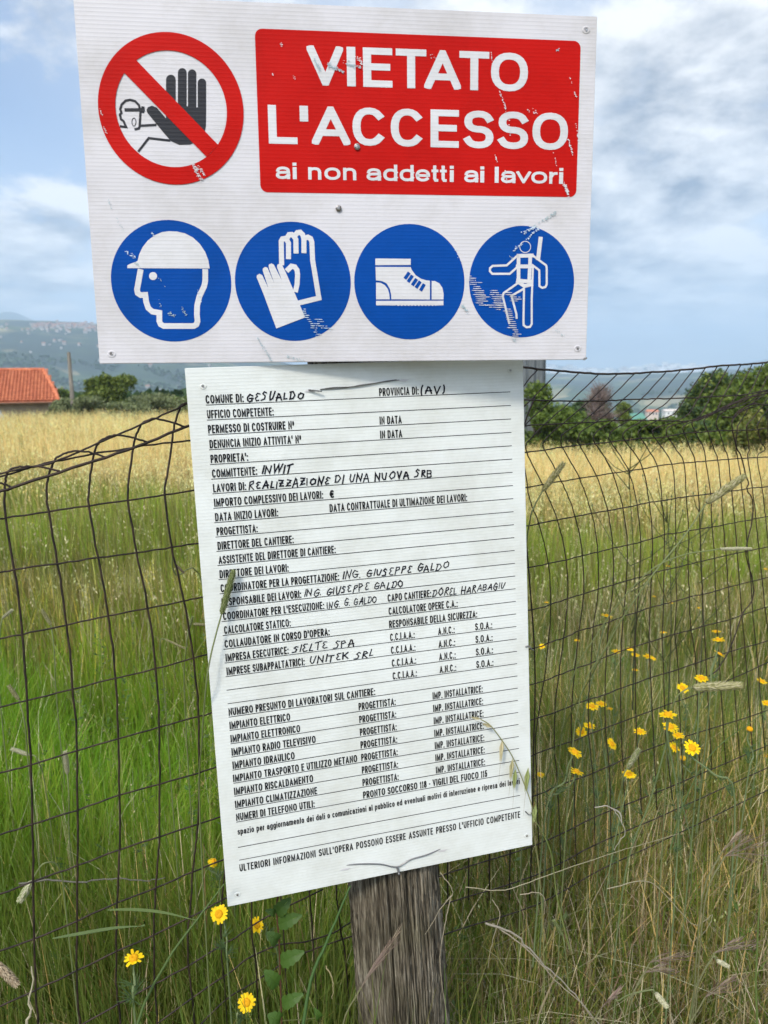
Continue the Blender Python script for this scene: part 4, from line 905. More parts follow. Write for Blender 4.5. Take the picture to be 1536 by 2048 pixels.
# left part: folded top rails
wire('top_wire', [(-90, 975), (-30, 955)] + a1([(0, 637), (160, 603), (300, 580), (420, 545), (600, 470), (750, 403), (910, 335), (1080, 263), (1190, 215), (1380, 128), (1435, 100)]) + [(420, 788), (470, 772), (560, 758)], .0013, .006)
wire('horizontal_wire', [(-90, 975)] + a1([(0, 665), (120, 632), (250, 592), (400, 550), (760, 487), (1030, 438), (1320, 402), (1460, 388)]) + [(430, 872), (520, 858)], .00125, 0)
wire('folded_edge_wire', [(-90, 1004)] + a1([(0, 770), (80, 742), (450, 620), (800, 512), (1115, 398), (1400, 282), (1450, 265)]) + [(430, 826), (500, 800)], .0019, .012)
for h in ([(-330, 0), (-230, 610), (-200, 595), (-60, 700), (60, 738)],):
    pass
wire('vertical_wire', a1([(-260, 760), (-225, 640), (-150, 640), (-40, 700), (45, 722), (80, 742)]), off=.008)
hooks = [[(35, 760), (50, 660), (80, 608), (150, 588), (260, 583), (380, 600), (450, 620)],
 [(360, 820), (360, 740), (375, 640), (410, 550), (430, 520), (500, 480), (580, 463), (700, 480), (800, 512)],
 [(680, 820), (695, 650), (715, 500), (750, 410), (800, 370), (870, 343), (960, 352), (1040, 372), (1115, 398)],
 [(990, 700), (1025, 430), (1045, 340), (1080, 265), (1130, 230), (1190, 218), (1300, 245), (1405, 282)],
 [(1290, 620), (1322, 400), (1335, 270), (1380, 128), (1410, 105), (1460, 95), (1560, 150), (1640, 190)]]
lows = [a3([(38, 458), (95, 800), (130, 1030), (150, 1240), (165, 1450)]) + a4([(170, 0), (180, 200), (200, 480), (207, 860)]) + a5([(210, 0), (215, 300), (218, 560), (228, 890)]) + [(76, 2048), (80, 2150)],
 a3([(322, 410), (385, 755), (415, 950), (445, 1170), (470, 1400)]) + a4([(465, 0), (485, 200), (492, 390), (497, 770)]) + a5([(497, 0), (495, 300), (492, 600), (490, 780), (500, 1000), (510, 1114)]) + [(162, 2150)],
 a3([(592, 372), (655, 720), (690, 900), (722, 1108), (752, 1320)]) + a4([(745, 0), (757, 310), (765, 670), (765, 1020)]) + a5([(763, 0), (757, 200), (750, 340), (745, 650), (745, 900), (762, 1000), (770, 1114)]) + [(244, 2150)],
 a3([(855, 340), (910, 687), (950, 860), (987, 1058), (1020, 1260)]) + a4([(1008, 0), (1020, 240), (1023, 600), (1022, 940)]) + a5([(1015, 0), (1000, 200), (988, 400), (985, 600), (990, 850), (1003, 1060)]) + [(318, 2150)],
 a3([(1103, 300), (1148, 652), (1190, 830), (1228, 1010), (1265, 1200)]) + a4([(1260, 0), (1270, 170), (1275, 530), (1265, 860)]) + a5([(1250, 0), (1232, 150), (1215, 400), (1200, 600), (1212, 800), (1235, 980)]) + [(395, 2150)]]
for h, l in zip(hooks, lows):
    up_ = a1(h)[::-1]; n_ = len(up_); offs = [.012 * (1 - i / (n_ - 2)) if i < n_ - 2 else 0 for i in range(n_)]
    wire('vertical_wire', up_ + l, off=offs + [0] * len(l))
# more columns hidden behind the form sheet, their lower ends showing under it
wire('vertical_wire', [(402, 872), (420, 1000), (432, 1200), (446, 1500), (451, 1700)] + a6([(20, 290), (10, 600), (20, 900), (50, 1180)]) + [(458, 2150)])
wire('vertical_wire', [(450, 862), (470, 1050), (488, 1300), (500, 1600)] + a6([(300, 250), (310, 640), (340, 860), (350, 1000)]) + [(520, 2100)])
wire('vertical_wire', [(490, 850), (520, 1050), (545, 1300), (560, 1600)] + a6([(585, 260), (600, 420), (620, 760), (640, 1100)]) + [(585, 2100)])
wire('vertical_wire', [(560, 830), (590, 1050), (605, 1300), (615, 1600)] + a6([(860, 200), (880, 480), (900, 800)]) + [(640, 2100)])
wire('vertical_wire', [(620, 820), (645, 1050), (658, 1300), (667, 1600)] + a6([(1115, 165), (1130, 330), (1160, 600), (1205, 830)]) + [(705, 2100)])
for k in range(9):
    x = 672 + k * 44; wire('vertical_wire', [(x + 55 - k, 790), (x + 20, 880), (x + 25, 1050), (x + 45, 1300), (x + 50 - k, 1560), (x + 60 - k * 3, 1800)])
# rows on the left carried on behind the sheet to the right hand part
def join(l, r, mid): return l + mid + r
rowsL = {
 'D': [(-80, 1050)] + a1([(0, 990), (40, 985), (375, 935), (680, 888), (985, 850), (1270, 805), (1495, 768)]),
 'E': [(-80, 1158)] + a3([(0, 818), (95, 800), (385, 758), (655, 720), (910, 687), (1148, 652), (1325, 622)]),
 'F': [(-80, 1295)] + a3([(0, 1258), (145, 1232), (445, 1168), (722, 1108), (987, 1058), (1228, 1010), (1352, 980)]),
 'G': [(-80, 1436)] + a4([(0, 110), (170, 70), (440, 0)]) + a3([(772, 1525), (1040, 1462), (1290, 1390), (1382, 1368)]),
 'H': [(-80, 1565)] + a4([(0, 530), (195, 480), (490, 390), (757, 312), (1020, 238), (1270, 170), (1350, 148)]),
 'I': [(-80, 1690)] + a4([(0, 925), (205, 860), (495, 768), (765, 672), (1023, 602), (1275, 528), (1375, 498)]),
 'J': [(-80, 1810)] + a5([(0, 280), (215, 200), (497, 100)]) + a4([(765, 1022), (1022, 940), (1268, 858), (1400, 815)]),
 'K': [(-80, 1928)] + a5([(0, 645), (220, 568), (495, 450), (755, 335), (1000, 240), (1240, 140), (1420, 68)]),
 'L': [(-80, 2050)] + a5([(0, 1000), (230, 895), (500, 770), (745, 650), (988, 545), (1215, 430), (1435, 315)]),
 'M': [(90, 2090)] + a5([(600, 1075), (760, 985), (990, 860), (1200, 745), (1410, 615), (1536, 540)]) + a6([(430, 460), (700, 325), (990, 185)]),
 'N': [(230, 2110), (400, 2010)] + a6([(0, 1040), (270, 850), (560, 700), (820, 720 - 10), (1090, 600), (1200, 535)]) + [(760, 1810)],
 'O': [(330, 2130)] + a6([(0, 1290), (280, 1110), (560, 930), (800, 800)]) + [(740, 1860)],
}
rowsL['N'] = [(230, 2110), (400, 1985)] + a6([(100, 980), (270, 850), (560, 720), (820, 690), (1090, 600), (1200, 535)]) + [(760, 1810)]
R_T = b2([(40, 205), (200, 225), (470, 248), (700, 268), (935, 282), (1150, 282), (1360, 275)]) + b3([(0, 275), (140, 268), (320, 255), (490, 240), (650, 225), (790, 208), (935, 190), (1075, 182), (1210, 175), (1350, 165), (1480, 150), (1536, 142)]) + [(1600, 712), (1680, 690)]
R_U = b2([(55, 590), (360, 602), (600, 605), (820, 603), (1030, 600), (1220, 588), (1410, 582)]) + b3([(190, 588), (370, 583), (540, 578), (700, 570), (850, 560), (1000, 555), (1155, 548), (1300, 530), (1440, 500), (1536, 480)]) + [(1620, 765)]
R_V = b2([(75, 892), (290, 880), (500, 872), (715, 860), (900, 850), (1100, 832), (1280, 828), (1440, 832)]) + b3([(250, 850), (430, 852), (540, 855), (640, 835), (750, 795), (870, 745), (950, 705), (1100, 640), (1300, 560), (1536, 490)]) + [(1610, 755)]
R_W = [(1045, 905.5)] + b2([(290, 1180), (490, 1150), (700, 1125), (890, 1105), (1075, 1085), (1240, 1070), (1430, 1045)]) + b3([(120, 1056), (240, 1052), (420, 1020), (530, 997), (650, 990), (850, 975), (1040, 965), (1280, 960), (1410, 955), (1536, 940)]) + [(1640, 850)]
R_X = b8([(0, 600), (160, 572), (400, 530), (635, 490), (850, 458), (1060, 425), (1260, 395), (1445, 370)]) + b6([(850, 98), (940, 88), (1015, 80), (1085, 75), (1150, 70), (1225, 62), (1290, 58), (1410, 50), (1536, 42)]) + [(1640, 905)]
R_Y = b8([(0, 1090), (110, 1065), (350, 1025), (575, 980), (790, 940), (995, 905), (1190, 870), (1370, 835)]) + b6([(800, 325), (880, 315), (960, 300), (1030, 290), (1105, 280), (1180, 270), (1310, 255), (1440, 235), (1536, 225)]) + [(1640, 956)]
R_Z = b6([(68, 725), (175, 703), (290, 680), (390, 655), (485, 632), (580, 608), (665, 590), (745, 570), (820, 550), (895, 525), (965, 515), (1045, 500), (1115, 488), (1190, 478), (1260, 465), (1330, 450), (1400, 438), (1536, 410)]) + [(1640, 1014)]
R_AA = b6([(75, 988), (190, 955), (295, 920), (395, 890), (485, 862), (578, 835), (660, 810), (740, 790), (815, 765), (890, 745), (965, 728), (1040, 710), (1120, 690), (1270, 655), (1400, 628), (1536, 600)]) + [(1640, 1072)]
R_AB = b6([(78, 1230), (175, 1195), (270, 1165), (365, 1120), (455, 1095), (550, 1065), (640, 1030), (725, 1005), (805, 975), (890, 955), (970, 935), (1050, 910), (1130, 895), (1210, 875), (1290, 850), (1370, 830), (1536, 790)]) + [(1640, 1130)]
R_AC = b6([(78, 1450), (150, 1430), (240, 1395), (340, 1355), (440, 1320), (535, 1280), (625, 1245), (715, 1215), (800, 1190), (880, 1165), (960, 1140), (1060, 1115), (1140, 1090), (1220, 1070), (1300, 1050), (1440, 1000), (1536, 970)]) + [(1640, 1180)]
R_AD = b7([(20, 190), (165, 145), (270, 100), (380, 60)]) + b6([(530, 1515), (625, 1475), (715, 1445), (810, 1410), (890, 1385), (980, 1360), (1090, 1320), (1200, 1280), (1400, 1220), (1536, 1180)]) + [(1640, 1240)]
R_AE = b7([(0, 430), (40, 410), (270, 330), (500, 240), (700, 165), (900, 90), (1100, 20)]) + [(1470, 1355), (1536, 1325), (1640, 1285)]
R_AF = b7([(40, 680), (170, 620), (400, 540), (600, 450), (800, 370), (1000, 300), (1200, 240), (1536, 130)]) + [(1640, 1380)]
for nm, l, r, mid in (('D', rowsL['D'], R_W, [(520, 955), (700, 935), (900, 920)]), ('E', rowsL['E'], R_Y, [(560, 1065), (750, 1060), (900, 1062)]),
                      ('F', rowsL['F'], R_Z, [(560, 1165), (750, 1160), (920, 1152)]), ('G', rowsL['G'], R_AA, [(560, 1275), (750, 1258), (920, 1240)]),
                      ('H', rowsL['H'], R_AB, [(560, 1380), (750, 1355), (920, 1325)]), ('I', rowsL['I'], R_AC, [(560, 1490), (750, 1450), (920, 1405)]),
                      ('J', rowsL['J'], R_AD, [(560, 1585), (750, 1530), (920, 1480)]), ('K', rowsL['K'], R_AE, [(560, 1685), (750, 1620), (920, 1555)]),
                      ('L', rowsL['L'], R_AF, [(560, 1740), (750, 1690), (920, 1640)])):
    wire('horizontal_wire', l + mid + r, .0012)
for k in ('M', 'N', 'O'): wire('horizontal_wire', rowsL[k], .0012)
wire('top_wire', [(560, 758), (700, 745), (880, 736), (980, 732)] + R_T, .0019, .002)
wire('horizontal_wire', [(520, 858), (700, 830), (900, 806)] + R_U, .0013)
wire('horizontal_wire', [(700, 880), (900, 862), (980, 856)] + R_V, .0012)
wire('horizontal_wire', [(700, 1010), (900, 990), (1000, 981)] + R_X, .0012)
for k in range(3):                                        # lower rows sinking into the grass on the right
    wire('horizontal_wire', [(770, 1798 + k * 62), (900, 1745 + k * 60), (1072, 1690 + k * 60), (1200, 1630 + k * 55), (1350, 1570 + k * 50), (1536, 1490 + k * 45), (1640, 1450 + k * 42)], .0012)
# columns of the right part
def dn(*xs):  # lower crossings: rows Y Z AA AB AC AD AE in zoomed coordinates of one view
    ys = [None]; return xs
RC = [
 b2([(210, 230), (50, 410), (-120, 610), (-260, 800)]),
 b2([(470, 245), (130, 590), (60, 660), (-120, 900)]),
 b2([(705, 265), (360, 602), (80, 870), (-60, 1080), (-80, 1180)]) + b8([(-80, 330), (0, 780), (110, 1065), (235, 1580)]) + b6([(190, 955), (175, 1195), (150, 1430)]) + b7([(35, 300), (45, 600)]) + [(1078, 1720)],
 b2([(935, 280), (600, 605), (290, 880), (110, 1060), (70, 1130), (80, 1200)]) + b8([(0, 255), (155, 565), (350, 1020), (460, 1530)]) + b6([(295, 920), (270, 1165), (240, 1395)]) + b7([(160, 150), (160, 400), (180, 640)]) + [(1122, 1740)],
 b2([(1150, 282), (820, 603), (500, 872), (350, 1000), (285, 1075), (275, 1130)]) + b8([(185, 128), (290, 310), (400, 530), (490, 720), (575, 980), (630, 1200), (670, 1475)]) + b6([(395, 890), (365, 1120), (340, 1355)]) + b7([(270, 100), (270, 350), (285, 620)]) + [(1153, 1730)],
 b2([(1360, 275), (1030, 600), (715, 860), (520, 985), (485, 1060), (490, 1110)]) + b8([(415, 95), (530, 290), (635, 490), (730, 740), (790, 940), (840, 1180), (868, 1432)]) + b6([(485, 862), (455, 1095), (440, 1320)]) + b7([(380, 60), (380, 300), (410, 600)]) + [(1190, 1700)],
 b3([(140, 268)]) + b2([(1220, 588), (900, 850), (730, 960), (690, 1030)]) + b8([(612, 10), (635, 68), (750, 270), (850, 458), (930, 680), (995, 905), (1040, 1180), (1062, 1385)]) + b6([(578, 835), (550, 1065), (535, 1280)]) + b7([(485, 0), (490, 300), (515, 540)]) + [(1222, 1680)],
 b3([(320, 255), (10, 592)]) + b2([(1100, 832), (920, 950), (868, 1030)]) + b8([(835, 45), (960, 230), (1060, 425), (1140, 680), (1190, 870), (1225, 1150), (1245, 1345)]) + b6([(660, 810), (640, 1030), (625, 1245)]) + b7([(585, 0), (590, 300), (600, 500)]) + [(1250, 1650)],
 b3([(490, 240), (190, 588), (0, 745)]) + b2([(1280, 832), (1100, 945), (1050, 1030)]) + b8([(1035, 28), (1160, 210), (1260, 395), (1330, 620), (1370, 835), (1400, 1100), (1415, 1300)]) + b6([(740, 790), (725, 1005), (715, 1215)]) + b7([(680, 0), (690, 300), (705, 500)]) + [(1284, 1640)],
 b3([(650, 225), (370, 583), (180, 730), (0, 865)]) + b2([(1260, 940), (1215, 1010)]) + [(1249.8, 881.6)] + b8([(1350, 190), (1445, 370)]) + b6([(800, 325), (820, 550), (815, 765), (805, 975), (800, 1190), (810, 1410)]) + [(1308, 1500), (1314, 1620)],
 b3([(790, 208), (540, 578), (400, 770), (250, 830), (40, 930), (-20, 990), (10, 1062)]) + b6([(850, 98), (880, 315), (895, 525), (890, 745), (890, 955), (880, 1165), (890, 1385)]) + [(1332, 1480), (1345, 1600)],
 b3([(935, 190), (700, 570), (580, 770), (430, 850), (180, 940), (155, 985), (175, 1050)]) + b6([(940, 88), (960, 300), (965, 515), (965, 728), (970, 935), (960, 1140), (980, 1360)]) + [(1362, 1480), (1368, 1590)],
 b3([(1075, 182), (850, 560), (720, 790), (600, 850), (400, 900), (325, 940), (315, 1000), (345, 1060), (440, 1200)]) + b6([(1015, 80), (1030, 290), (1045, 500), (1040, 710), (1050, 910), (1060, 1115), (1090, 1320)]) + [(1396, 1460), (1402, 1560)],
 b3([(1210, 175), (1000, 555), (930, 705), (870, 760), (700, 830), (545, 900), (515, 950), (535, 1010), (610, 1200)]) + b6([(1085, 75), (1105, 280), (1115, 488), (1120, 690), (1130, 895), (1140, 1090)]) + [(1412, 1330), (1424, 1540)],
 b3([(1350, 165), (1155, 548), (1100, 630), (950, 720), (780, 800), (645, 850), (625, 900), (675, 1005), (770, 1200)]) + b6([(1150, 70), (1180, 270), (1190, 478), (1205, 670), (1210, 875), (1220, 1070)]) + [(1438, 1320), (1452, 1530)],
 b3([(1480, 150), (1300, 535), (1100, 660), (900, 760), (790, 820), (770, 880), (820, 1000), (890, 1200)]) + b6([(1225, 62), (1245, 262), (1260, 465), (1275, 655), (1290, 850), (1300, 1050)]) + [(1464, 1310), (1480, 1520)],
 b3([(1536, 300), (1440, 495), (1250, 610), (1000, 740), (930, 810), (915, 890), (960, 1000), (1020, 1200)]) + b6([(1290, 58), (1310, 255), (1330, 450), (1345, 640), (1360, 830), (1375, 1030)]) + [(1490, 1300), (1506, 1510)],
 b3([(1600, 330), (1536, 500), (1340, 640), (1280, 740), (1185, 890), (1165, 960), (1150, 1180)]) + b6([(1350, 54), (1375, 245), (1395, 440), (1410, 625), (1430, 810), (1440, 1000)]) + [(1512, 1290), (1530, 1500)],
 b3([(1700, 330), (1536, 580), (1400, 760), (1285, 900), (1280, 955), (1310, 1180)]) + b6([(1410, 50), (1440, 235), (1462, 425), (1480, 615), (1500, 800), (1520, 1000)]) + [(1540, 1290)],
 b3([(1800, 400), (1536, 710), (1415, 890), (1415, 955), (1450, 1100), (1500, 1200)]) + b6([(1470, 45), (1500, 230), (1520, 420), (1540, 600), (1560, 800)]) + [(1556, 1250)]]
for c in RC: wire('vertical_wire', c, .0011)
for k in range(5): wire('vertical_wire', [(1575 + 25 * k, 712 - 5 * k), (1545 + 25 * k, 780), (1535 + 25 * k, 860), (1548 + 25 * k, 1000), (1562 + 25 * k, 1200)], .0011)
# broken, tangled wires at the right
for P in (b3([(640, 850), (900, 720), (1090, 630), (1300, 560), (1536, 490)]), b3([(600, 850), (800, 770), (1000, 700), (1200, 650), (1420, 530), (1536, 500)]), b3([(1050, 850), (1120, 740), (1300, 640), (1390, 650), (1536, 660)]), b3([(1080, 810), (1200, 720), (1380, 655)]), b3([(940, 800), (1050, 805), (1100, 780)])):
    wire('broken_wire', P, .0012, .01)
wire('loose_wire', b3([(1340, 640), (1210, 680), (1110, 770), (1045, 850), (1050, 960), (1075, 1080), (1110, 1200)]) + b6([(1340, 40), (1365, 150), (1385, 200), (1375, 240), (1410, 310), (1405, 440), (1375, 570), (1370, 650), (1410, 800), (1410, 920), (1345, 1010), (1280, 1200), (1200, 1340), (1140, 1390)]), .0014, .012)
# the same fence going on beyond the picture on both sides
def fence_at(s, z): return Vector((-.5 + s * .862, (-.5 - FC) / FM + s * .507, z))
for s0, n_, zt in ((1.96, 90, 1.44), (-1.05, 20, 1.12)):
    m = MB(); z_ = lambda s, k: zt + .03 * math.sin(s * 3) - .092 * k
    for i in range(n_):
        s = s0 + i * .05; m.tube([fence_at(s, z_(s, 0)), fence_at(s + .01, z_(s, 6)), fence_at(s, z_(s, 12))], .0012, 4)
    for k in range(13): m.tube([fence_at(s0 + (n_ - 1) * .05 * q / 12, z_(s0 + (n_ - 1) * .05 * q / 12, k)) for q in range(13)], .0012, 4)
    o = m.build('mesh_section', M_WIRE, FENCE); o['kind'] = 'stuff'
# ------------------------------------------------------------------ grass
def lerp3(a, b, t): return a[None] * (1 - t[:, None]) + b[None] * t[:, None]
def blades(n_seg, pos, h, w, az, curl, face, cb, ct, droop=0.0):
    """curved tapering blades as real geometry; returns vertices, quads and per-vertex colour"""
    n = len(pos); V = np.zeros((n, n_seg + 1, 2, 3)); C = np.zeros((n, n_seg + 1, 2, 3))
    dx, dy = np.cos(az), np.sin(az); sx, sy = np.cos(face), np.sin(face)
    for s in range(n_seg + 1):
        t = s / n_seg; off = h * curl * t * t; z = h * (t - .30 * np.abs(curl) * t * t - droop * np.abs(curl) * t ** 3)
        hw = w * .5 * (1 - t ** 1.8) * (0.75 + .25 * min(1, t * 4)) + .00018
        for k, sg in ((0, -1), (1, 1)):
            V[:, s, k, 0] = pos[:, 0] + dx * off + sg * sx * hw; V[:, s, k, 1] = pos[:, 1] + dy * off + sg * sy * hw; V[:, s, k, 2] = pos[:, 2] + z
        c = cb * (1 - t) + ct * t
        C[:, s, 0] = c; C[:, s, 1] = c
    b = (np.arange(n) * (n_seg + 1) * 2)[:, None]; q = []
    for s in range(n_seg): q.append(b + np.array([[2 * s, 2 * s + 1, 2 * s + 3, 2 * s + 2]]))
    Q = np.stack(q, 1).reshape(-1, 4)
    return V.reshape(-1, 3), Q, C.reshape(-1, 3)
def merge(parts):
    V, Q, C, b = [], [], [], 0
    for v, q, c in parts: V.append(v); Q.append(q + b); C.append(c); b += len(v)
    return np.concatenate(V), np.concatenate(Q), np.concatenate(C)
def wedge(n, y0, y1, p=1.0, umax=.74):
    """points in the ground wedge; density along distance ~ y**(1-p)"""
    t = rng.uniform(0, 1, n); e = 2 - p
    y = (y0 ** e + t * (y1 ** e - y0 ** e)) ** (1 / e) if abs(e) > 1e-6 else y0 * (y1 / y0) ** t
    u = rng.uniform(-umax, umax, n); x = u * y; return np.stack([x, y, near_ground(x, y)], 1), u
def palette(cols, n, jitter=.18, pick=None):
    cols = np.array(cols); i = rng.integers(0, len(cols), n) if pick is None else pick
    return cols[i] * rng.uniform(1 - jitter, 1 + jitter, n)[:, None] * rng.uniform(.94, 1.06, (n, 3))
GREEN = [(.185, .270, .020), (.225, .295, .028), (.145, .225, .020), (.265, .300, .045), (.200, .260, .045)]
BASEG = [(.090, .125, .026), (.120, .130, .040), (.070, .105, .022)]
OLIVE = [(.24, .235, .055), (.20, .215, .050), (.28, .24, .075)]
STRAW = [(.78, .58, .22), (.85, .65, .28), (.66, .47, .16), (.82, .63, .30)]
BROWN = [(.25, .17, .09), (.32, .23, .12), (.20, .13, .08)]
ORNG = [(.36, .22, .085), (.32, .21, .08)]
def clear_of_things(P):
    """keep blades out of the post"""
    return np.hypot(P[:, 0] - .035, P[:, 1] - 1.065) > .085
def strawness(x, y):
    """how ripe the meadow is at a spot: green by the fence, golden beyond ten metres"""
    u = x / np.maximum(y, .3); a = sstep(2.6, 14.5, y + 1.5 * wob(x, y, .55, 2) + .8 * wob(x, y, 1.7, 4) + np.where(u > .1, -1.6, -.6)); return np.clip(a, 0, 1)
# near meadow, individual blades --------------------------------------------------
def zone(name, label, n, y0, y1, p, h0, h1, w0, w1, seg, cols_fn, curl=(.05, .55), umax=.74):
    P, u = wedge(n, y0, y1, p, umax); k = clear_of_things(P); P = P[k]; n = len(P)
    tall = .75 + .35 * wob(P[:, 0], P[:, 1], 2.4, 1.0)
    h = rng.uniform(h0, h1, n) * np.clip(tall, .5, 1.2)
    # nothing tall between the lens and the boards
    lim = np.where(P[:, 1] < 1.15, .56, 9.); h = np.minimum(h, lim * rng.uniform(.8, 1, n))
    w = rng.uniform(w0, w1, n); az = rng.uniform(0, 2 * np.pi, n); cu = rng.uniform(*curl, n) ** 1.4 * rng.choice([1, 1, 1, 1.5], n)
    cb, ct = cols_fn(P, n)
    v, q, c = blades(seg, P, h, w, az, cu, rng.uniform(0, np.pi, n), cb, ct)
    return v, q, c
def near_cols(P, n):
    x, y = P[:, 0], P[:, 1]; u = x / y
    dry = np.clip(.06 + .07 * sstep(.05, .35, u) * sstep(2.6, 1.2, y) + .12 * sstep(-.1, .4, u), 0, .8)
    r = rng.uniform(0, 1, n)
    g = palette(GREEN, n); t = palette([(.16, .24, .04), (.20, .23, .06), (.12, .21, .035)], n)
    b = palette(BASEG, n); s = palette([(.60, .52, .30), (.50, .44, .25), (.66, .58, .38)] + STRAW[:1] + BROWN[:1], n, .25); d = r < dry
    g[d] = s[d]; t[d] = (s * 1.15)[d]; b[d] = (s * .7)[d]
    sn = strawness(x, y); ol = sstep(2.3, 5.6, y + .7 * wob(x, y, 1.2, 9)); q_ = rng.uniform(0, 1, n); o = palette(OLIVE, n); om = (q_ < np.maximum(.92 * ol, np.where(u < 0, 0, .35))) & ~d; g[om] = o[om]; t[om] = o[om] * 1.15
    sm = (q_ > 1 - np.maximum(sn * .5, .16 * ol)); g[sm] = s[sm] * .9; t[sm] = s[sm]
    lf = (u < -.08) & ~d & ~om; bl = sstep(1.0, 2.0, y[lf])[:, None]; g[lf] *= 1 + bl * (np.array([1.25, 1.42, .62]) - 1); t[lf] *= 1 + bl * (np.array([1.38, 1.5, .62]) - 1)
    pv = (1 + .28 * wob(x, y, 3.1, 6) + .15 * wob(x, y, 9, 2))[:, None]; hue = np.stack([1 + .12 * wob(x, y, 1.9, 8), np.ones(n), 1 - .1 * wob(x, y, 2.3, 1)], 1)
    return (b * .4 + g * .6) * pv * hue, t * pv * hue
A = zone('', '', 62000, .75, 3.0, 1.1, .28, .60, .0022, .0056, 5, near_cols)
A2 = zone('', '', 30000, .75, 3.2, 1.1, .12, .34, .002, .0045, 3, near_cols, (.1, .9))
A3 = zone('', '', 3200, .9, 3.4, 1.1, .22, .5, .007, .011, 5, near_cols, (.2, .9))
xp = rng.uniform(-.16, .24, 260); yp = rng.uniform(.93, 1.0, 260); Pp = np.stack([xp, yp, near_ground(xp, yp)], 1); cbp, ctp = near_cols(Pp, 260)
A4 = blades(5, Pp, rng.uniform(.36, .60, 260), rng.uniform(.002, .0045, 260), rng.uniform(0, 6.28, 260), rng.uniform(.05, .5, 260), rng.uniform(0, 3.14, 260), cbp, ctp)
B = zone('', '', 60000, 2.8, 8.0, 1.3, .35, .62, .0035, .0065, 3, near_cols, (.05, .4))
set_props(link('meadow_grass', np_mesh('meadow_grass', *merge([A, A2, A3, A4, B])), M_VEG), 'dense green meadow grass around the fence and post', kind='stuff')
def mid_cols(P, n):
    x, y = P[:, 0], P[:, 1]; s = strawness(x, y); r = rng.uniform(0, 1, n)
    g = palette(OLIVE, n); st = palette(STRAW, n); o = palette(ORNG, n)
    pick = r < sstep(.35, .95, s) * .88; gr = palette(GREEN, n); g = np.where((rng.uniform(0, 1, n) < .6 * sstep(.6, .2, s))[:, None] if False else (rng.uniform(0, 1, n) < .6 * (1 - sstep(.2, .6, s)))[:, None], gr * 1.25, g); c = np.where(pick[:, None], st, g)
    patch = (wob(x, y, .8, 5) > .35) & (y < 13); c[patch & (r > .5)] = o[patch & (r > .5)]
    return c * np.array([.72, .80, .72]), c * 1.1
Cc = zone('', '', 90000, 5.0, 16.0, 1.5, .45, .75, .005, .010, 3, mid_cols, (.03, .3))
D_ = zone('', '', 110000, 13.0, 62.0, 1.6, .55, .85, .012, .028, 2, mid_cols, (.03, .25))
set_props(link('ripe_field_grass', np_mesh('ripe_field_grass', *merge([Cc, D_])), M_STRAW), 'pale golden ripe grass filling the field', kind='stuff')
# oat panicles: thin stalks with hanging pale spikelets ---------------------------
def panicles(n, y0, y1, p, h0, h1, size, nsp, thick, colfn, umax=.74):
    P, u = wedge(n, y0, y1, p, umax); k = clear_of_things(P); P = P[k]; n = len(P)
    h = rng.uniform(h0, h1, n); h = np.where(P[:, 1] < 1.3, np.minimum(h, .55), h); az = rng.uniform(0, 6.28, n); cu = rng.uniform(.05, .35, n)
    cb, ct = colfn(P, n)
    st = blades(3, P, h, np.full(n, thick) * rng.uniform(.8, 1.2, n), az, cu, rng.uniform(0, 3.14, n), cb, ct)
    V, Cq = [], []
    for k in range(nsp):
        t = rng.uniform(.62, 1.0, n); off = h * cu * t * t; z = h * (t - .3 * cu * t * t)
        sa = rng.uniform(0, 6.28, n); sr = size * rng.uniform(.2, 2.0, n) * (1.25 - t)*2
        c = np.stack([P[:, 0] + np.cos(az) * off + np.cos(sa) * sr, P[:, 1] + np.sin(az) * off + np.sin(sa) * sr, P[:, 2] + z - size * .3], 1)
        L_ = size * rng.uniform(.6, 1.1, n); W_ = L_ * .22; f = rng.uniform(0, 3.14, n)
        tilt = rng.uniform(-.5, .5, (n, 2))
        dwn = np.stack([tilt[:, 0], tilt[:, 1], -np.ones(n)], 1) * L_[:, None]; sd_ = np.stack([np.cos(f), np.sin(f), np.zeros(n)], 1) * W_[:, None]
        V.append(np.stack([c, c + dwn * .4 - sd_, c + dwn, c + dwn * .4 + sd_], 1).reshape(-1, 3))
        Cq.append(np.repeat(ct * rng.uniform(.95, 1.3, n)[:, None], 4, 0))
    V = np.concatenate(V); Cq = np.concatenate(Cq)
    return merge([st, (V, np.arange(len(V)).reshape(-1, 4), np.clip(Cq, 0, .85))])
def straw_fn(P, n): c = palette(STRAW, n); return c * .8, np.clip(c * 1.12, 0, .8)
def pale_fn(P, n): c = palette([(.46, .44, .22), (.36, .38, .16), (.55, .48, .28)], n); return palette(OLIVE, n), c
set_props(link('wild_oat_heads', np_mesh('wild_oat_heads', *merge([
    panicles(9000, 6.5, 20, 1.5, .65, .95, .026, 7, .004, straw_fn), panicles(12000, 18, 60, 1.7, .75, 1.0, .05, 5, .014, straw_fn),
    panicles(1500, 3.2, 8.5, 1.0, .5, .85, .017, 8, .0022, pale_fn), panicles(320, 1.4, 3.4, 1.0, .42, .68, .008, 7, .0013, pale_fn)])), M_STRAW),
    'pale nodding oat heads scattered through the field', kind='stuff')
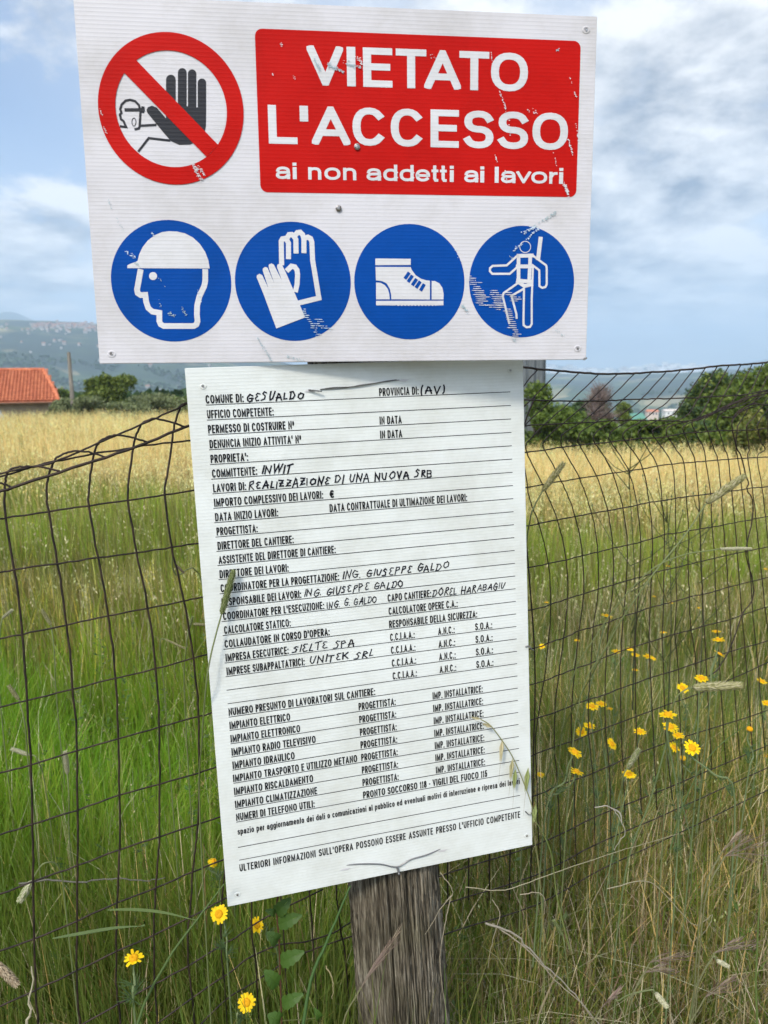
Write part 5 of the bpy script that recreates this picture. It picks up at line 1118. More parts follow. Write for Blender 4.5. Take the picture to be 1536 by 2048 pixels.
# dry, broken stems and thatch low on the right ----------------------------------
def thatch(n):
    m = []; x = rng.uniform(.05, 1.0, n); y = rng.uniform(.95, 2.2, n); P = np.stack([x, y, near_ground(x, y) + rng.uniform(0, .18, n)], 1)
    c = palette(BROWN + [(.48, .42, .28), (.40, .36, .24), (.56, .49, .34), (.34, .31, .19)] * 2, n, .3)
    return blades(4, P, rng.uniform(.12, .34, n), rng.uniform(.0012, .0028, n), rng.uniform(0, 6.28, n), rng.uniform(.6, 2.2, n), rng.uniform(0, 3.14, n), c * .8, c)
x_ = rng.uniform(-1.2, .1, 2500); y_ = rng.uniform(1.0, 2.2, 2500)
c_ = palette(BROWN + STRAW[:2], 2500, .3)
th2 = blades(4, np.stack([x_, y_, near_ground(x_, y_)], 1), rng.uniform(.12, .3, 2500), rng.uniform(.0012, .0026, 2500), rng.uniform(0, 6.28, 2500), rng.uniform(.4, 2.0, 2500), rng.uniform(0, 3.14, 2500), c_ * .8, c_)
set_props(link('dry_thatch', np_mesh('dry_thatch', *merge([thatch(4300), th2])), M_STRAW), 'brown dry broken stems tangled low among the grass', kind='stuff')
# small-leaved herbs at the foot of the fence -------------------------------------
def herbs(n, nl):
    x = rng.uniform(-1.3, 1.2, n); y = rng.uniform(1.1, 3.4, n); V = []; C = []; g = near_ground(x, y); hh = rng.uniform(.12, .42, n)
    cc = palette([(.075, .14, .028), (.095, .165, .03), (.12, .17, .06)], n)
    for k in range(nl):
        t = rng.uniform(.2, 1, n); a = rng.uniform(0, 6.28, n); r = .026 * rng.uniform(.4, 1, n)
        p = np.stack([x, y, g + hh * t], 1); d = np.stack([np.cos(a), np.sin(a), rng.uniform(-.1, .8, n)], 1) * r[:, None]; s = np.stack([-np.sin(a), np.cos(a), rng.uniform(-.3, .3, n)], 1) * (r * .24)[:, None]
        V.append(np.stack([p, p + d * .55 - s, p + d, p + d * .55 + s], 1).reshape(-1, 3)); C.append(np.repeat(cc * rng.uniform(.8, 1.2, n)[:, None], 4, 0))
    V = np.concatenate(V); return V, np.arange(len(V)).reshape(-1, 4), np.concatenate(C)
set_props(link('low_herbs', np_mesh('low_herbs', *herbs(420, 26)), M_VEG), 'small leaved green herbs low among the grass stems', kind='stuff')
# ------------------------------------------------------------------ yellow daisies
YEL = [(.90, .62, .010), (.92, .66, .012), (.86, .56, .008)]
def daisy(px, py, wpx, label, group, tilt=(0, 0, 1), stem_to=None, kind='open', real=.027, npet=None):
    rr = random.Random(int(px * 7 + py)); t = real * F / wpx * rr.uniform(.97, 1.03); c = at(px, py, t)
    if kind in ('bud', 'bare'): t = real * .5 * F / wpx; c = at(px, py, t)
    nrm = Vector((tilt[0], tilt[1] + (.17 if tilt[2] > .8 else 0), tilt[2])).normalized(); fade = rr.uniform(.82, 1.05); a = nrm.orthogonal().normalized(); b = nrm.cross(a); root = empty('yellow_daisy', c, label, 'flower', group)
    R_ = real / 2 * rr.uniform(.93, 1.05); rd = R_ * (.42 if kind != 'bud' else .5)
    if kind == 'open' or kind == 'side' or kind == 'droop':
        m = MB(); n = npet or rr.randint(14, 19)
        for k in range(n):
            th = 2 * math.pi * (k + rr.uniform(-.2, .2)) / n; d = a * math.cos(th) + b * math.sin(th); s = nrm.cross(d)
            ln = R_ * rr.uniform(.86, 1.05); lift = rr.uniform(-.15, .15) - (.8 if kind == 'droop' else 0); col_ = tuple(q * fade for q in YEL[rr.randrange(3)]); ln *= .75 if rr.random() < .1 else 1; w = R_ * rr.uniform(.13, .18)
            P = [c + d * rd * .7, c + d * ln * .55 + nrm * lift * ln * .25 - s * w, c + d * ln * .92 + nrm * lift * ln * .6 - s * w * .8, c + d * ln + nrm * lift * ln * .7,
                 c + d * ln * .92 + nrm * lift * ln * .6 + s * w * .8, c + d * ln * .55 + nrm * lift * ln * .25 + s * w]
            P = [p + nrm * (.0006 * (k % 3)) for p in P]; m.add(P, [(0, 1, 2, 3), (0, 3, 4, 5)], col_)
        m.build('petals', M_PETAL, root)
    m = MB(); n = 16; prof = [(rd, -.001), (rd * 1.0, .0012), (rd * .8, .0028), (rd * .45, .0034), (rd * .2, .0026)]
    vs = [c + (a * math.cos(2 * math.pi * k / n) + b * math.sin(2 * math.pi * k / n)) * q * (1 + .06 * ((k + i) % 2)) + nrm * w for i, (q, w) in enumerate(prof) for k in range(n)]
    fs = [(i * n + k, i * n + (k + 1) % n, (i + 1) * n + (k + 1) % n, (i + 1) * n + k) for i in range(4) for k in range(n)] + [tuple(4 * n + k for k in range(n))]
    m.add(vs, fs, (.80, .40, .010) if kind != 'bud' else (.72, .42, .02)); m.build('disc', M_PETAL, root)
    m = MB(); gcol = (.24, .30, .14)
    m.tube([c - nrm * .006, c - nrm * .004, c - nrm * .0012, c - nrm * .0005], [rd * .25, rd * .8, rd * .95, rd * .8], 8, gcol); m.build('calyx', M_VEG, root)
    if stem_to: e = at(*stem_to, t * rr.uniform(.99, 1.03))
    else: e = c + Vector((rr.uniform(-.06, .06), rr.uniform(-.03, .05), -.28))
    gz_ = float(near_ground(e.x, e.y)); mid = (c - nrm * .005).lerp(e, .5) + Vector((rr.uniform(-.01, .01), 0, .0))
    pts = [c - nrm * .005, c - nrm * .02 + (e - c) * .05, mid, e, Vector((e.x + (e.x - mid.x) * .4, e.y + .02, max(gz_, e.z - .3)))]
    m = MB(); m.tube(smooth_path(pts, 4), .0014, 5, gcol)
    m.build('stem', M_VEG, root)
    m = MB()
    for k in range(7):
        f_ = rr.uniform(.35, 1); p = (c).lerp(e, f_) if f_ < 1 else e; th = rr.uniform(0, 6.28)
        for j in range(5):
            d = Vector((math.cos(th + j * .25 - .5), math.sin(th + j * .25 - .5), rr.uniform(.2, .9))).normalized() * .022
            m.ribbon([p + d * .1, p + d * .5, p + d], [.0012, .0018, .0004], Vector((0, 0, 1)).cross(d) + Vector((.01, 0, 0)), (.09, .15, .05))
    m.build('leaves', M_VEG, root)
    return root
DG = 'yellow daisies among the grass'
T0 = (.05, -.85, .52)
daisy(438, 1828, 36, 'full yellow daisy touching the lower left corner of the form sheet', DG, (-.05, -.75, .62), (455, 1930))
daisy(515, 1850, 34, 'yellow daisy facing left just under the foot of the form sheet', DG, (-.45, -.75, .45), (556, 1912))
daisy(493, 2005, 36, 'lowest yellow daisy, at the bottom edge of the picture', DG, (-.1, -.78, .6), (475, 2060))
daisy(267, 1917, 44, 'yellow daisy seen from the side with spread uneven petals, at lower left', DG, (.1, -.35, .92), (268, 2020), 'side', npet=11)
daisy(260, 1946, 13, 'small half opened yellow bud right below the side facing daisy', DG, (-.1, -.3, .95), (265, 2060), 'bud')
daisy(428, 1722, 22, 'drooping faded orange daisy at the left edge of the form sheet', DG, (.5, -.2, .8), (440, 1780), 'droop', real=.02)
FL = [(1214, 1232, 26, 'yellow daisy standing alone highest beside the form sheet', (.25, -.15, .95)),
 (1154, 1281, 12, 'tiny yellow flower head left of the row of small daisies', (0, -.2, .97)),
 (1084, 1293, 14, 'small yellow daisy nearest the wire end on the form edge', (-.3, -.6, .7)),
 (1232, 1303, 20, 'flat yellow daisy at the left end of the small row', (0, -.25, .97)),
 (1260, 1299, 16, 'small yellow daisy second in the small row', (.1, -.3, .95)),
 (1271, 1310, 18, 'small yellow daisy third in the small row', (.1, -.3, .95)),
 (1295, 1313, 20, 'broad yellow daisy overlapping its neighbour at the right end of the small row', (0, -.3, .95)),
 (1306, 1317, 14, 'little yellow daisy last at the right end of the small row', (.2, -.4, .9)),
 (1270, 1340, 17, 'yellow daisy just below the small row', (0, -.15, .98)),
 (1308, 1193, 9, 'tiny distant yellow flower above the small row', (0, -.3, .95)),
 (1274, 1193, 8, 'tiny distant yellow flower left of its twin above the small row', (0, -.3, .95)),
 (1399, 1216, 10, 'tiny distant yellow flower right of centre among the stalks', (0, -.3, .95)),
 (1337, 1132, 11, 'most distant yellow flower, highest among the right hand stalks', (0, -.2, .95)),
 (1342, 1206, 11, 'tiny flat yellow flower between two tiny ones', (0, -.1, .95)),
 (1327, 1265, 15, 'small flat yellow daisy midway up the right side', (0, -.15, .97)),
 (1432, 1263, 19, 'upper flat daisy of the stacked pair at the right', (0, -.1, .98)),
 (1437, 1280, 27, 'lower, larger daisy of the stacked pair at the right', (0, -.25, .95)),
 (1439, 1308, 25, 'tilted yellow daisy below the stacked pair at the right', (.45, -.2, .85)),
 (1403, 1357, 30, 'large yellow daisy just above the fat fluffy grass ear', (.05, -.35, .92)),
 (1365, 1376, 25, 'yellow daisy at the left tip of the fat fluffy grass ear', (.1, -.6, .75)),
 (1524, 1363, 22, 'yellow daisy at the right edge beyond the fat grass ear', (.2, -.35, .9)),
 (1376, 1315, 8, 'tiny yellow flower above the large daisy of the fat ear', (0, -.3, .9)),
 (1531, 1138, 9, 'tiny yellow flower at the far right edge, upper one', (0, -.3, .9)),
 (1529, 1250, 9, 'tiny yellow flower at the far right edge, lower one', (0, -.3, .9)),
 (1093, 1205, 11, 'tiny yellow flower close to the form sheet edge, highest there', (0, -.1, .95)),
 (1184.6, 1413, 26, 'left daisy of the touching pair near the form sheet', (0, -.4, .9)),
 (1202.5, 1408, 24, 'right daisy of the touching pair near the form sheet', (.05, -.35, .9)),
 (1219.6, 1417.5, 17, 'thin side on daisy right of the touching pair', (0, -.05, .99)),
 (1178.7, 1452, 24, 'upper daisy of the clustered two beneath the touching pair', (.1, -.35, .9)),
 (1163, 1463.7, 24, 'lower daisy of the clustered two beneath the touching pair', (-.2, -.6, .75)),
 (1279.4, 1463, 26, 'solitary yellow daisy midway between the two daisy clusters', (0, -.3, .95)),
 (1335.8, 1429.6, 37, 'wide yellow daisy topping the right hand cluster', (0, -.25, .96)),
 (1340.5, 1453.8, 32, 'second yellow daisy from the top of the right hand cluster', (0, -.4, .9)),
 (1356, 1470.8, 25, 'third yellow daisy down in the right hand cluster', (.05, -.35, .92)),
 (1348, 1494.7, 25, 'tilted yellow daisy low left in the right hand cluster', (.4, -.45, .8)),
 (1384, 1496, 35, 'largest, most open daisy low right in the right hand cluster', (.05, -.65, .72)),
 (1223.6, 1488, 25, 'leaning yellow daisy between the left pair and the solitary one', (.5, -.5, .7)),
 (1150, 1505, 35, 'tilted yellow daisy, upper of two on long pale stems by the form sheet', (.35, -.3, .88)),
 (1153, 1543.6, 33, 'tilted yellow daisy, lower of two on long pale stems by the form sheet', (.3, -.15, .92)),
 (1258, 1549, 27, 'lowest yellow daisy of the right side, standing alone', (0, -.35, .92)),
 (1081, 1550, 21, 'small yellow daisy touching the right edge of the form sheet', (.1, -.25, .95)),
 (1532, 1406, 22, 'yellow daisy cut by the right edge, below its neighbour', (-.1, -.4, .9)),
 (1532, 1512, 18, 'lowest yellow daisy at the right edge', (-.1, -.4, .9)),
 (1376, 1479, 9, 'tiny faded flower behind the right hand cluster', (0, -.3, .9))]
STEMS = {1150: (1092, 1620), 1153: (1098, 1625), 1081: (1062, 1610), 1384: (1470, 1600), 1365: (1369, 1470), 1437: (1420, 1400)}
for (px, py, w, lab, tl_) in FL: daisy(px, py, w, lab, DG, tl_, STEMS.get(px))
daisy(1366, 1516, 11, 'round yellow bud without petals below the right hand cluster', DG, (0, -.6, .8), (1400, 1590), 'bud')
daisy(1499.4, 1458, 15, 'petalless yellow flower disc with a dark centre at the right', DG, (0, -.4, .9), (1495, 1560), 'bare')
# ------------------------------------------------------------------ grass ears
def ear(p0, p1, t, wpx, label, cols, stem, group='fluffy grass ears', rough=1.0, name='grass_ear', t1=None, floor=True):
    """spike from pixel p0 (base) to p1 (tip) with spikelets packed round its axis; stem goes down through pixels"""
    rr = random.Random(int(p0[0] * 3 + p0[1])); A_, B_ = at(*p0, t), at(*p1, t1 or t); ax = B_ - A_; ln = ax.length; ax.normalize(); a = ax.orthogonal().normalized(); b = ax.cross(a)
    r0 = wpx / F * t / 2; root = empty(name, A_, label, 'grass ear', group); m = MB(); rings = max(14, int(ln / .0016)); rings = min(rings, 42)
    core = [A_.lerp(B_, k / 8) for k in range(9)]; m.tube(core, [r0 * .68 * math.sin(math.pi * (.10 + .80 * k / 8)) ** .5 for k in range(9)], 8, tuple(c * .55 for c in cols[0]))
    for i in range(rings):
        f = (i + .5) / rings; env = math.sin(math.pi * (.10 + .84 * f)) ** .5; n = 9
        for k in range(n):
            th = 2 * math.pi * (k + .5 * (i % 2)) / n + rr.uniform(-.15, .15); d = a * math.cos(th) + b * math.sin(th); s = ax.cross(d)
            q = A_ + ax * (ln * f) + d * r0 * env * .55; L_ = r0 * rr.uniform(.75, 1.15) * rough; w = r0 * .17; o = (d * .55 + ax * .85).normalized(); cc = cols[rr.randrange(len(cols))]
            m.add([q, q + o * L_ * .45 - s * w + d * w * .3, q + o * L_, q + o * L_ * .45 + s * w + d * w * .3], [(0, 1, 2, 3)], cc)
    m.build('spike', M_STRAW, root)
    if stem:
        P = [A_] + [at(x, y, t + dt) for (x, y, dt) in stem]; e = P[-1]
        if floor: P.append(Vector((e.x + (e.x - P[-2].x) * .3, e.y + .02, min(e.z - .05, max(float(near_ground(e.x, e.y)), e.z - .5)))))
        m = MB(); m.tube(smooth_path(P, 5), .0011 if t < 1.4 else .0015, 5, (.26, .30, .13)); m.build('stem', M_VEG, root)
    return root
EC = [(.36, .34, .16), (.44, .41, .22), (.28, .27, .11), (.50, .46, .28)]
EG = [(.28, .33, .13), (.34, .38, .18), (.21, .25, .09)]; EP = [(.52, .50, .33), (.60, .57, .40), (.45, .45, .27)]
SD = (lambda px, py: (LON.C - EYE).dot(LON.n) / ray(px, py).dot(LON.n))
ear((443, 1228), (467, 1143), SD(443, 1228) - .013, 16, 'plump green grass ear standing in front of the left edge of the form sheet', EG, [(432, 1268, 0), (420, 1318, 0), (411, 1380, .006), (404, 1480, .05), (400, 1640, .12)], t1=SD(467, 1143) - .010)
ear((1085, 982), (1126, 928), 1.15, 15, 'brown green grass ear leaning right, just right of the form sheet', EC, [(1070, 1010, 0), (1060, 1040, 0), (1052, 1120, .05), (1050, 1400, .12)])
ear((1413, 1006), (1486, 954), 1.15, 18, 'long brown grass ear leaning right, crossing the fence high on the right', EC, [(1400, 1025, 0), (1370, 1070, 0), (1290, 1170, .0), (1215, 1290, .05), (1150, 1450, .1)])
ear((1440, 1098), (1502, 1097), 1.35, 9, 'thin pale horizontal grass ear at the right', EP, [(1420, 1101, 0), (1360, 1112, 0), (1290, 1150, 0), (1200, 1260, .05), (1130, 1420, .1)], rough=.8)
ear((1385, 1375), (1478, 1371), 1.2, 20, 'fat fluffy horizontal grass ear at the right below the large daisy', EC, [(1370, 1380, 0), (1350, 1400, 0), (1335, 1460, .03), (1330, 1600, .1)])
ear((64, 1762), (41, 1800), 1.1, 17, 'pale green nodding grass ear at the lower left', EP + EG, [(70, 1750, 0), (90, 1726, 0), (120, 1740, .02), (135, 1850, .05)])
ear((58, 1510), (24, 1498), 1.7, 10, 'cream grass ear pointing left in the left hand grass', EP, [(75, 1520, 0), (95, 1600, .05)])
ear((135, 1548), (130, 1505), 1.6, 12, 'greyish upright ear behind the second fence wire from the left', EP, [(138, 1600, 0), (140, 1700, .05)])
ear((102, 1250), (84, 1220), 1.9, 9, 'olive grass ear leaning left in the bright green grass', EC, [(108, 1300, 0), (115, 1420, .05)])
ear((5, 1236), (24, 1220), 1.8, 8, 'pale ear at the left edge in the bright green grass', EP, [(0, 1270, 0), (0, 1400, .05)])
ear((38, 1400), (18, 1372), 1.5, 10, 'brownish ear low at the left edge of the picture', EC, [(50, 1450, 0), (60, 1560, .05)])
ear((330, 1278), (372, 1298), 1.3, 6, 'thin grey ear drooping right between the fence wires', EC, [(320, 1290, 0), (330, 1400, .05)], rough=.8)
ear((376, 1262), (385, 1234), 1.3, 8, 'green ear crossing the last fence wire before the form sheet', EG, [(372, 1300, 0), (370, 1420, .05)])
ear((413, 1250), (388, 1248), 1.2, 8, 'reddish grey ear poking out from behind the form sheet edge', EC, [(430, 1262, .1), (440, 1350, .12)], rough=.8)
ear((350, 1128), (368, 1146), 1.2, 7, 'dark twisted dry ear hanging on the fence left of the form sheet', [(.16, .13, .08), (.22, .18, .10)], [(345, 1115, 0), (352, 1150, .03), (410, 1190, .1)], rough=.9)
ear((-10, 1925), (32, 1968), .95, 20, 'thick straw coloured ear cut by the left edge near the bottom', [(.42, .33, .22), (.50, .41, .28), (.34, .26, .17)], [(-40, 1940, 0), (-60, 2060, .03)])
ear((1126, 1872), (1108, 1842), 1.3, 9, 'small green ear in the grass right of the wooden post', EG, [(1130, 1900, 0), (1135, 1990, .03)])
ear((1255, 1535), (1278, 1500), 1.5, 13, 'greyish green fluffy ear below the solitary daisy', EP + EG, [(1245, 1560, 0), (1240, 1650, .05)])
ear((1432, 1920), (1455, 1932), 1.1, 11, 'pale little ear near the lower right corner', EP, [(1425, 1915, 0), (1400, 1960, .02), (1380, 2040, .04)])
ear((1310, 1985), (1332, 2012), 1.1, 13, 'cream nodding ear near the bottom, right of the post', EP, [(1300, 1980, 0), (1240, 2000, .02), (1225, 2060, .04)])
# ------------------------------------------------------------------ oat stalk across the form sheet
def spikelet(m, base, tip, w, c1, c2):
    d = tip - base; s = d.cross(Vector((0, 1, .1))).normalized(); n = d.normalized().cross(s)
    for (sg, off, c) in ((-1, .5, c1), (1, .5, c2), (0, 1.0, c1)):
        o = s * w * sg * .5; q = n * w * .25 * (1 if sg else -1)
        m.add([base, base + d * .35 - s * w * .45 + o * .5 + q, tip + o * .5, base + d * .35 + s * w * .45 + o * .5 - q], [(0, 1, 2, 3)], c)
def oat():
    def q(px, py, off=.012): u, v = LON.uv(px, py); return LON.world(u, v, off)
    root = empty('wild_oat_plant', q(1060, 1640), 'wild oat stalk with pale hanging spikelets arching over the lower right of the form sheet', 'grass stalk')
    m = MB(); m.tube(smooth_path([q(955, 1432), q(975, 1445), q(998, 1475), (q(1020, 1510)), q(1045, 1570), q(1058, 1612), q(1066, 1660, .0), q(1085, 1760, -.01), q(1100, 1950, -.02), q(1105, 2250, -.03)], 5), .0008, 5, (.34, .34, .15)); m.build('stem', M_VEG, root)
    pale, grn, bl = (.62, .55, .34), (.33, .38, .14), (.50, .46, .26)
    for (b_, t_, w, c) in (((955, 1432), (935, 1428), .0042, pale), ((978, 1448), (958, 1440), .0048, pale), ((998, 1470), (994, 1518), .0050, pale), ((1018, 1510), (1014, 1552), .0052, bl), ((1024, 1530), (1021, 1572), .0052, grn),
                           ((1049, 1528), (1044, 1578), .0062, grn), ((1064, 1600), (1060, 1640), .0055, grn)):
        mm = MB(); spikelet(mm, q(*b_), q(*t_), w, c, tuple(k * .85 for k in c))
        e = q(*t_); e2 = e + (e - q(*b_)) * .9
        mm.tube([q(*b_).lerp(e, .6), e, e2], [.0003, .00025, .0001], 4, (.25, .2, .12)); mm.build('spikelet', M_STRAW, root)
    mm = MB(); mm.tube(smooth_path([q(1018, 1510), q(1022, 1524), q(1024, 1530)], 3), .0003, 4, pale); mm.tube(smooth_path([q(1040, 1560), q(1050, 1535), q(1049, 1528)], 3), .0003, 4, pale); mm.build('stalks', M_VEG, root)
oat()
# ------------------------------------------------------------------ vine shoot left of the post
def vine():
    t = 1.10; root = empty('vine_shoot', at(563, 2048, t), 'climbing shoot with broad toothed green leaves and a reddish stem, left of the wooden post', 'plant')
    m = MB(); m.tube(smooth_path([at(566, 2200, t), at(563, 2040, t), at(560, 1940, t), at(558, 1880, t), at(553, 1820, t), at(556, 1790, t)], 5), .0013, 6, (.13, .06, .035)); m.build('stem', M_VEG, root)
    g = (.07, .14, .022); g2 = (.055, .11, .02)
    def leaf(px, py, tip, wpx, c):
        wpx *= .85
        B_ = at(px, py, t); T_ = at(*tip, t - .012); d = T_ - B_; L_ = d.length; d.normalize(); vdir = (EYE - B_).normalized(); s = d.cross(vdir).normalized(); nn = s.cross(d)
        w = wpx / F * t / 2; prof = [.15, .78, .98, 1.0, .98, .93, .84, .70, .48, .16]; mm = MB(); vs = []; k = len(prof)
        for i, p in enumerate(prof):
            f = i / (k - 1); tooth = 1.2 + (.16 if i % 2 else -.10)
            cpt = B_ + d * L_ * f + nn * (.004 * math.sin(f * 3) - .006 * f * f)
            vs += [cpt - s * w * p * tooth + nn * w * .25 * p, cpt, cpt + s * w * p * tooth + nn * w * .18 * p]
        fs = []
        for i in range(k - 1): fs += [(3 * i, 3 * i + 1, 3 * i + 4, 3 * i + 3), (3 * i + 1, 3 * i + 2, 3 * i + 5, 3 * i + 4)]
        mm.add(vs, fs, c)
        mm.tube([B_, B_ + d * L_ * .5 + nn * .0012, B_ + d * L_ * .9], [.0006, .0004, .0002], 4, (.2, .32, .08))
        mm.tube([B_, at(560, py + 6, t)], [.0006, .0008], 4, (.16, .18, .06)); mm.build('leaf', M_VEG, root)
    for a_ in ((556, 1850, (600, 1832), 24, g), (561, 1848, (598, 1832), 26, g), (552, 1828, (578, 1800), 26, g2), (560, 1925, (604, 1905), 28, g), (556, 1970, (532, 1944), 28, g), (563, 2010, (602, 1990), 24, g),
               (556, 1883, (538, 1868), 24, g2), (560, 2044, (540, 2032), 30, g), (640, 2036, (632, 2022), 14, g), (550, 1826, (536, 1822), 14, g2)): leaf(*a_)
vine()
# ------------------------------------------------------------------ single prominent blades and dry stalks
def stalk(name, label, cat, pts, t, r, c, group, leaves=()):
    P = [at(x, y, t + (dt[0] if dt else 0)) for (x, y, *dt) in pts]; root = empty(name, P[0], label, cat, group)
    rj = random.Random(int(pts[0][0])); r = r * (.62 if 'dry' in name else .85); m = MB(); SP = smooth_path(P, 6); SP = [p + Vector((rj.gauss(0, r * (.5 if 'dry' in name else .1)), 0, rj.gauss(0, r * (.5 if 'dry' in name else .1)))) for p in SP]; m.tube(SP, [r * (1 - .6 * i / (len(SP) - 1)) for i in range(len(SP))], 6, c); m.build('stem', M_VEG, root)
    for (lp, w, lc) in leaves:
        m = MB(); Q = smooth_path([at(x, y, t) for x, y in lp], 6); n = len(Q)
        m.ribbon(Q, [w * math.sin(math.pi * (.12 + .86 * (1 - i / (n - 1)) ** 1)) if i else w * .6 for i in range(n)], Vector((0, -.5, 1)), lc, .2); m.build('leaf', M_VEG, root)
BG = (.14, .21, .07)
stalk('grass_stalk', 'long green grass stalk crossing diagonally below the lower left corner of the form', 'grass stalk', [(262, 2090), (292, 2000), (345, 1905), (395, 1838), (448, 1768)], 1.0, .0026, BG, 'single long stalks', [([(395, 1842), (330, 1828), (270, 1822), (215, 1821)], .009, (.20, .27, .10)), ([(290, 1852), (230, 1858), (160, 1870), (105, 1878)], .009, (.20, .27, .11))])
stalk('grass_stalk', 'broad blue green blade standing just left of the wooden post', 'grass stalk', [(605, 2060), (622, 1960), (655, 1880), (680, 1820), (700, 1772)], .99, .0028, (.10, .19, .06), 'single long stalks')
stalk('grass_stalk', 'long green stalk rising diagonally under the fence, right of the form sheet', 'grass stalk', [(1090, 1560, .1), (1130, 1450, .1), (1200, 1320), (1240, 1230), (1282, 1172)], 1.3, .0016, (.17, .20, .06), 'single long stalks')
stalk('grass_stalk', 'long yellowish stalk curving up from the oat plant at the foot of the form', 'grass stalk', [(1140, 1900), (1115, 1800), (1100, 1700), (1062, 1625)], 1.0, .0013, (.22, .26, .08), 'single long stalks')
stalk('grass_stalk', 'pale green stalk leaning over the daisies at the right', 'grass stalk', [(1340, 1700), (1370, 1600), (1430, 1500), (1536, 1420)], 1.25, .0014, BG, 'single long stalks')
stalk('grass_stalk', 'upright green stalk at the lower right border', 'grass stalk', [(1515, 2060), (1512, 1950), (1520, 1800), (1530, 1700)], .95, .0017, (.16, .22, .06), 'single long stalks')
stalk('dry_stalk', 'pale dry stalk lying almost level right of the form foot', 'dry stalk', [(930, 1774), (1010, 1780), (1110, 1745), (1230, 1705), (1358, 1668)], 1.12, .0013, (.42, .38, .25), 'dry bent stalks')
stalk('dry_stalk', 'dry stalk bent like a roof at the lower right', 'dry stalk', [(1215, 1778), (1292, 1762), (1340, 1800), (1388, 1850), (1424, 1830), (1412, 1860), (1385, 1885)], 1.05, .0012, (.40, .36, .24), 'dry bent stalks')
stalk('dry_stalk', 'thick pale dry stalk running down to the bottom edge right of the post', 'dry stalk', [(970, 1845), (1030, 1870), (1090, 1930), (1150, 1990), (1205, 2060)], .98, .0024, (.38, .34, .27), 'dry bent stalks')
stalk('dry_stalk', 'thin dry stalk beside the thick pale one right of the post', 'dry stalk', [(985, 1848), (1050, 1895), (1110, 1960), (1165, 2010), (1195, 2060)], .985, .0014, (.46, .40, .30), 'dry bent stalks')
stalk('dry_stalk', 'curled dry stem with papery strips right of the form sheet', 'dry stalk', [(1190, 1615), (1215, 1612), (1235, 1630), (1250, 1665), (1240, 1680), (1228, 1700)], 1.15, .0013, (.55, .50, .42), 'dry bent stalks', [([(1215, 1612), (1240, 1625), (1245, 1650)], .004, (.55, .5, .42))])
stalk('dry_stalk', 'cut cream reed stump rising from the bottom left corner', 'dry stalk', [(54, 2080), (58, 2020), (66, 1934)], .93, .0032, (.55, .50, .36), 'dry bent stalks')
stalk('dry_stalk', 'dry broad reed leaf hanging to the bottom edge right of the post', 'dry stalk', [(1118, 1935), (1100, 1975), (1085, 2010), (1068, 2070)], .97, .0012, (.50, .40, .24), 'dry bent stalks', [([(1118, 1935), (1098, 1985), (1080, 2030), (1070, 2080)], .010, (.50, .40, .24))])
stalk('dry_stalk', 'thin curved straw strip between vine shoot and wooden post', 'dry stalk', [(652, 1933), (664, 1955), (666, 1980), (663, 1998)], 1.05, .0016, (.50, .42, .24), 'dry bent stalks')
stalk('dry_stalk', 'long grey twig lying behind the left fence wires', 'twig', [(40, 1768), (95, 1760), (160, 1764), (230, 1757), (290, 1762), (330, 1756)], 1.38, .0030, (.17, .16, .13), 'dry bent stalks')
for i, (P, lab) in enumerate([([(905, 1790), (885, 1812), (850, 1870)], 'dry whisker hanging at the right shoulder of the post'), ([(880, 1745), (905, 1780), (900, 1800)], 'short dry straw behind the top of the post'), ([(985, 1800), (1000, 1830), (985, 1880), (975, 1935)], 'wavy dry straw right of the post'), ([(900, 1800), (890, 1850), (880, 1930), (895, 2040)], 'long dry straw hanging along the right side of the post'), ([(1040, 1790), (1075, 1785), (1090, 1800), (1088, 1830)], 'hooked dry straw right of the post')]):
    stalk('dry_straw', lab, 'dry stalk', P, .97 + .03 * (i % 3), .0011, (.45, .39, .28), 'dry whiskers by the post')
# brome panicles (purplish, drooping)
def brome(p, tips, t, label, r=.0019):
    rr = random.Random(int(p[0])); root = empty('brome_panicle', at(*p, t), label, 'grass ear', 'purplish drooping brome heads')
    m = MB()
    for (x, y) in tips:
        A_ = at(*p, t); B_ = at(x, y, t + rr.uniform(-.03, .03)); mid = A_.lerp(B_, .45) + Vector((0, 0, .004))
        m.tube([A_, mid, B_], [.0004, .0005, .0003], 4, (.26, .20, .15))
        d = (B_ - A_).normalized(); s = d.orthogonal()
        for k in range(10):
            f = .35 + .6 * k / 10; q = A_.lerp(B_, f) + Vector((0, 0, .004 * math.sin(f * 3))); sg = 1 if k % 2 else -1; o = (d + Vector((0, 0, .22 * sg)) + Vector((0, .1 * sg, 0))).normalized() * rr.uniform(.014, .024); w = d.cross(o).normalized() * .0011 if d.cross(o).length > 1e-6 else s * .001
            m.add([q, q + o * .3 - w, q + o, q + o * .3 + w], [(0, 1, 2, 3)], rr.choice([(.30, .21, .17), (.24, .16, .14), (.42, .33, .24)]))
    m.build('spikelets', M_STRAW, root)
    m = MB(); P = [at(*p, t), at(p[0] + 40 * (1 if p[0] < tips[0][0] else -1) * -1, p[1] + 90, t), at(p[0] - 60 * (1 if p[0] < tips[0][0] else -1), p[1] + 330, t + .03)]
    m.tube(smooth_path(P, 4), .0009, 5, (.24, .24, .12)); m.build('stem', M_VEG, root)
brome((1450, 1712), [(1500, 1680), (1530, 1668), (1545, 1690), (1490, 1700), (1540, 1712), (1505, 1722)], .95, 'large purplish brome head at the right edge of the picture')
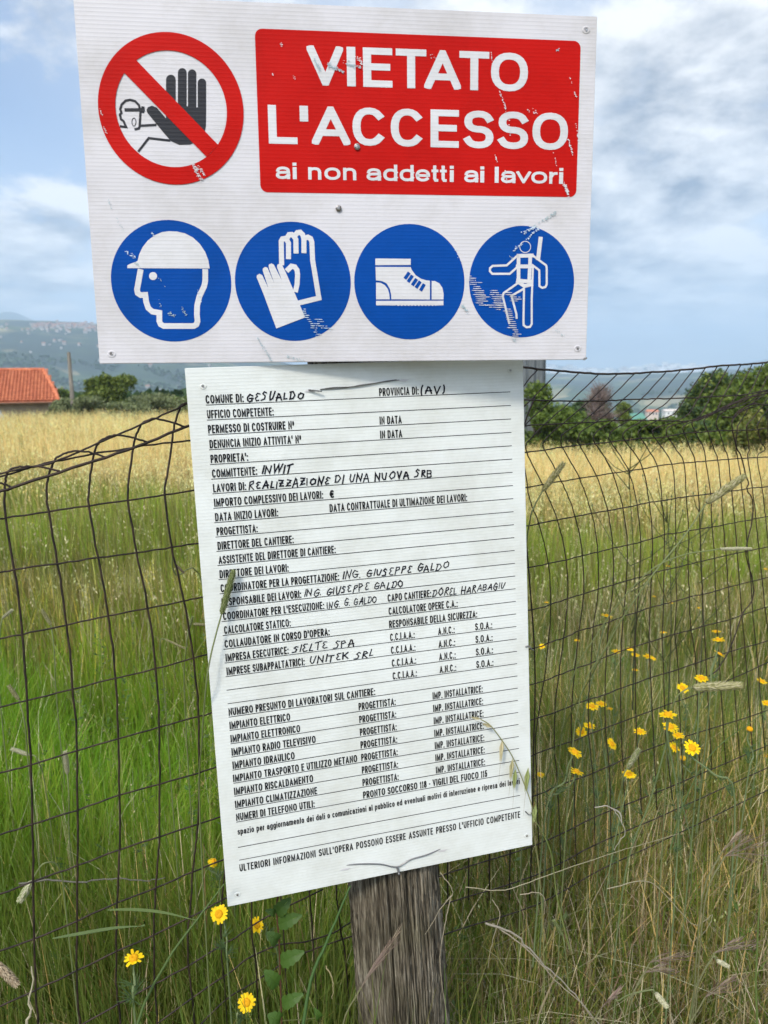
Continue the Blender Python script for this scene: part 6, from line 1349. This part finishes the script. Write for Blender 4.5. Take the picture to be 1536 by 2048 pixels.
brome((1445, 1702), [(1500, 1668), (1480, 1672)], .97, 'thin brome head just above the large purplish one')
brome((1300, 1925), [(1340, 1905), (1385, 1912), (1370, 1920), (1330, 1928)], 1.0, 'purplish brome head low between dry stalk and right edge')
brome((1290, 1945), [(1325, 1938), (1338, 1946), (1350, 1950)], 1.0, 'small brome head right below another near the bottom right')
brome((1430, 1905), [(1480, 1885), (1520, 1888), (1515, 1900), (1470, 1903)], .98, 'dark purple brome head near the lower right border')
brome((1200, 2020), [(1230, 1995), (1240, 1985), (1215, 2010)], .98, 'brome head at the bottom edge right of the thick dry stalk')
brome((722, 1975), [(780, 1880), (800, 1862), (760, 1925), (795, 1885)], .93, 'purplish brome head leaning in front of the wooden post')
brome((1410, 1995), [(1440, 1970), (1470, 1960), (1450, 1985)], .98, 'pale brome head at the lower right by the green leaves')
# tall thin chicory like stems with small leaves on the right, behind the fence
for i, (x, yt, yb, lab) in enumerate([(1265, 935, 1420, 'thin dark branching stem rising behind the fence, leftmost of three'), (1335, 990, 1450, 'thin dark branching stem behind the fence, middle of three'), (1395, 1010, 1460, 'thin dark reddish stem behind the fence, nearest the long ear')]):
    t = 2.1 + .15 * i; rr = random.Random(i + 40); A_, B_ = at(x, yb, t), at(x - 8 + 6 * i, yt, t); root = empty('branching_stem', A_, lab, 'plant', 'thin dark branching stems behind the fence'); m = MB()
    P = smooth_path([A_, A_.lerp(B_, .5) + Vector((.012, 0, 0)), B_], 6); m.tube(P, [.0022 * (1 - .6 * k / (len(P) - 1)) for k in range(len(P))], 5, (.09, .10, .05))
    for k in range(14):
        f = rr.uniform(.25, 1); q = A_.lerp(B_, f); e = q + Vector((rr.uniform(-.12, .12), rr.uniform(-.05, .05), rr.uniform(.05, .16)))
        m.tube([q, q.lerp(e, .5) + Vector((0, 0, -.01)), e], [.0017, .0014, .0009], 4, (.11, .13, .05)); m.add([e, e + Vector((.0028, 0, .005)), e + Vector((0, .002, .012)), e + Vector((-.0028, 0, .005))], [(0, 1, 2, 3)], (.14, .17, .08))
    m.build('stem', M_VEG, root)
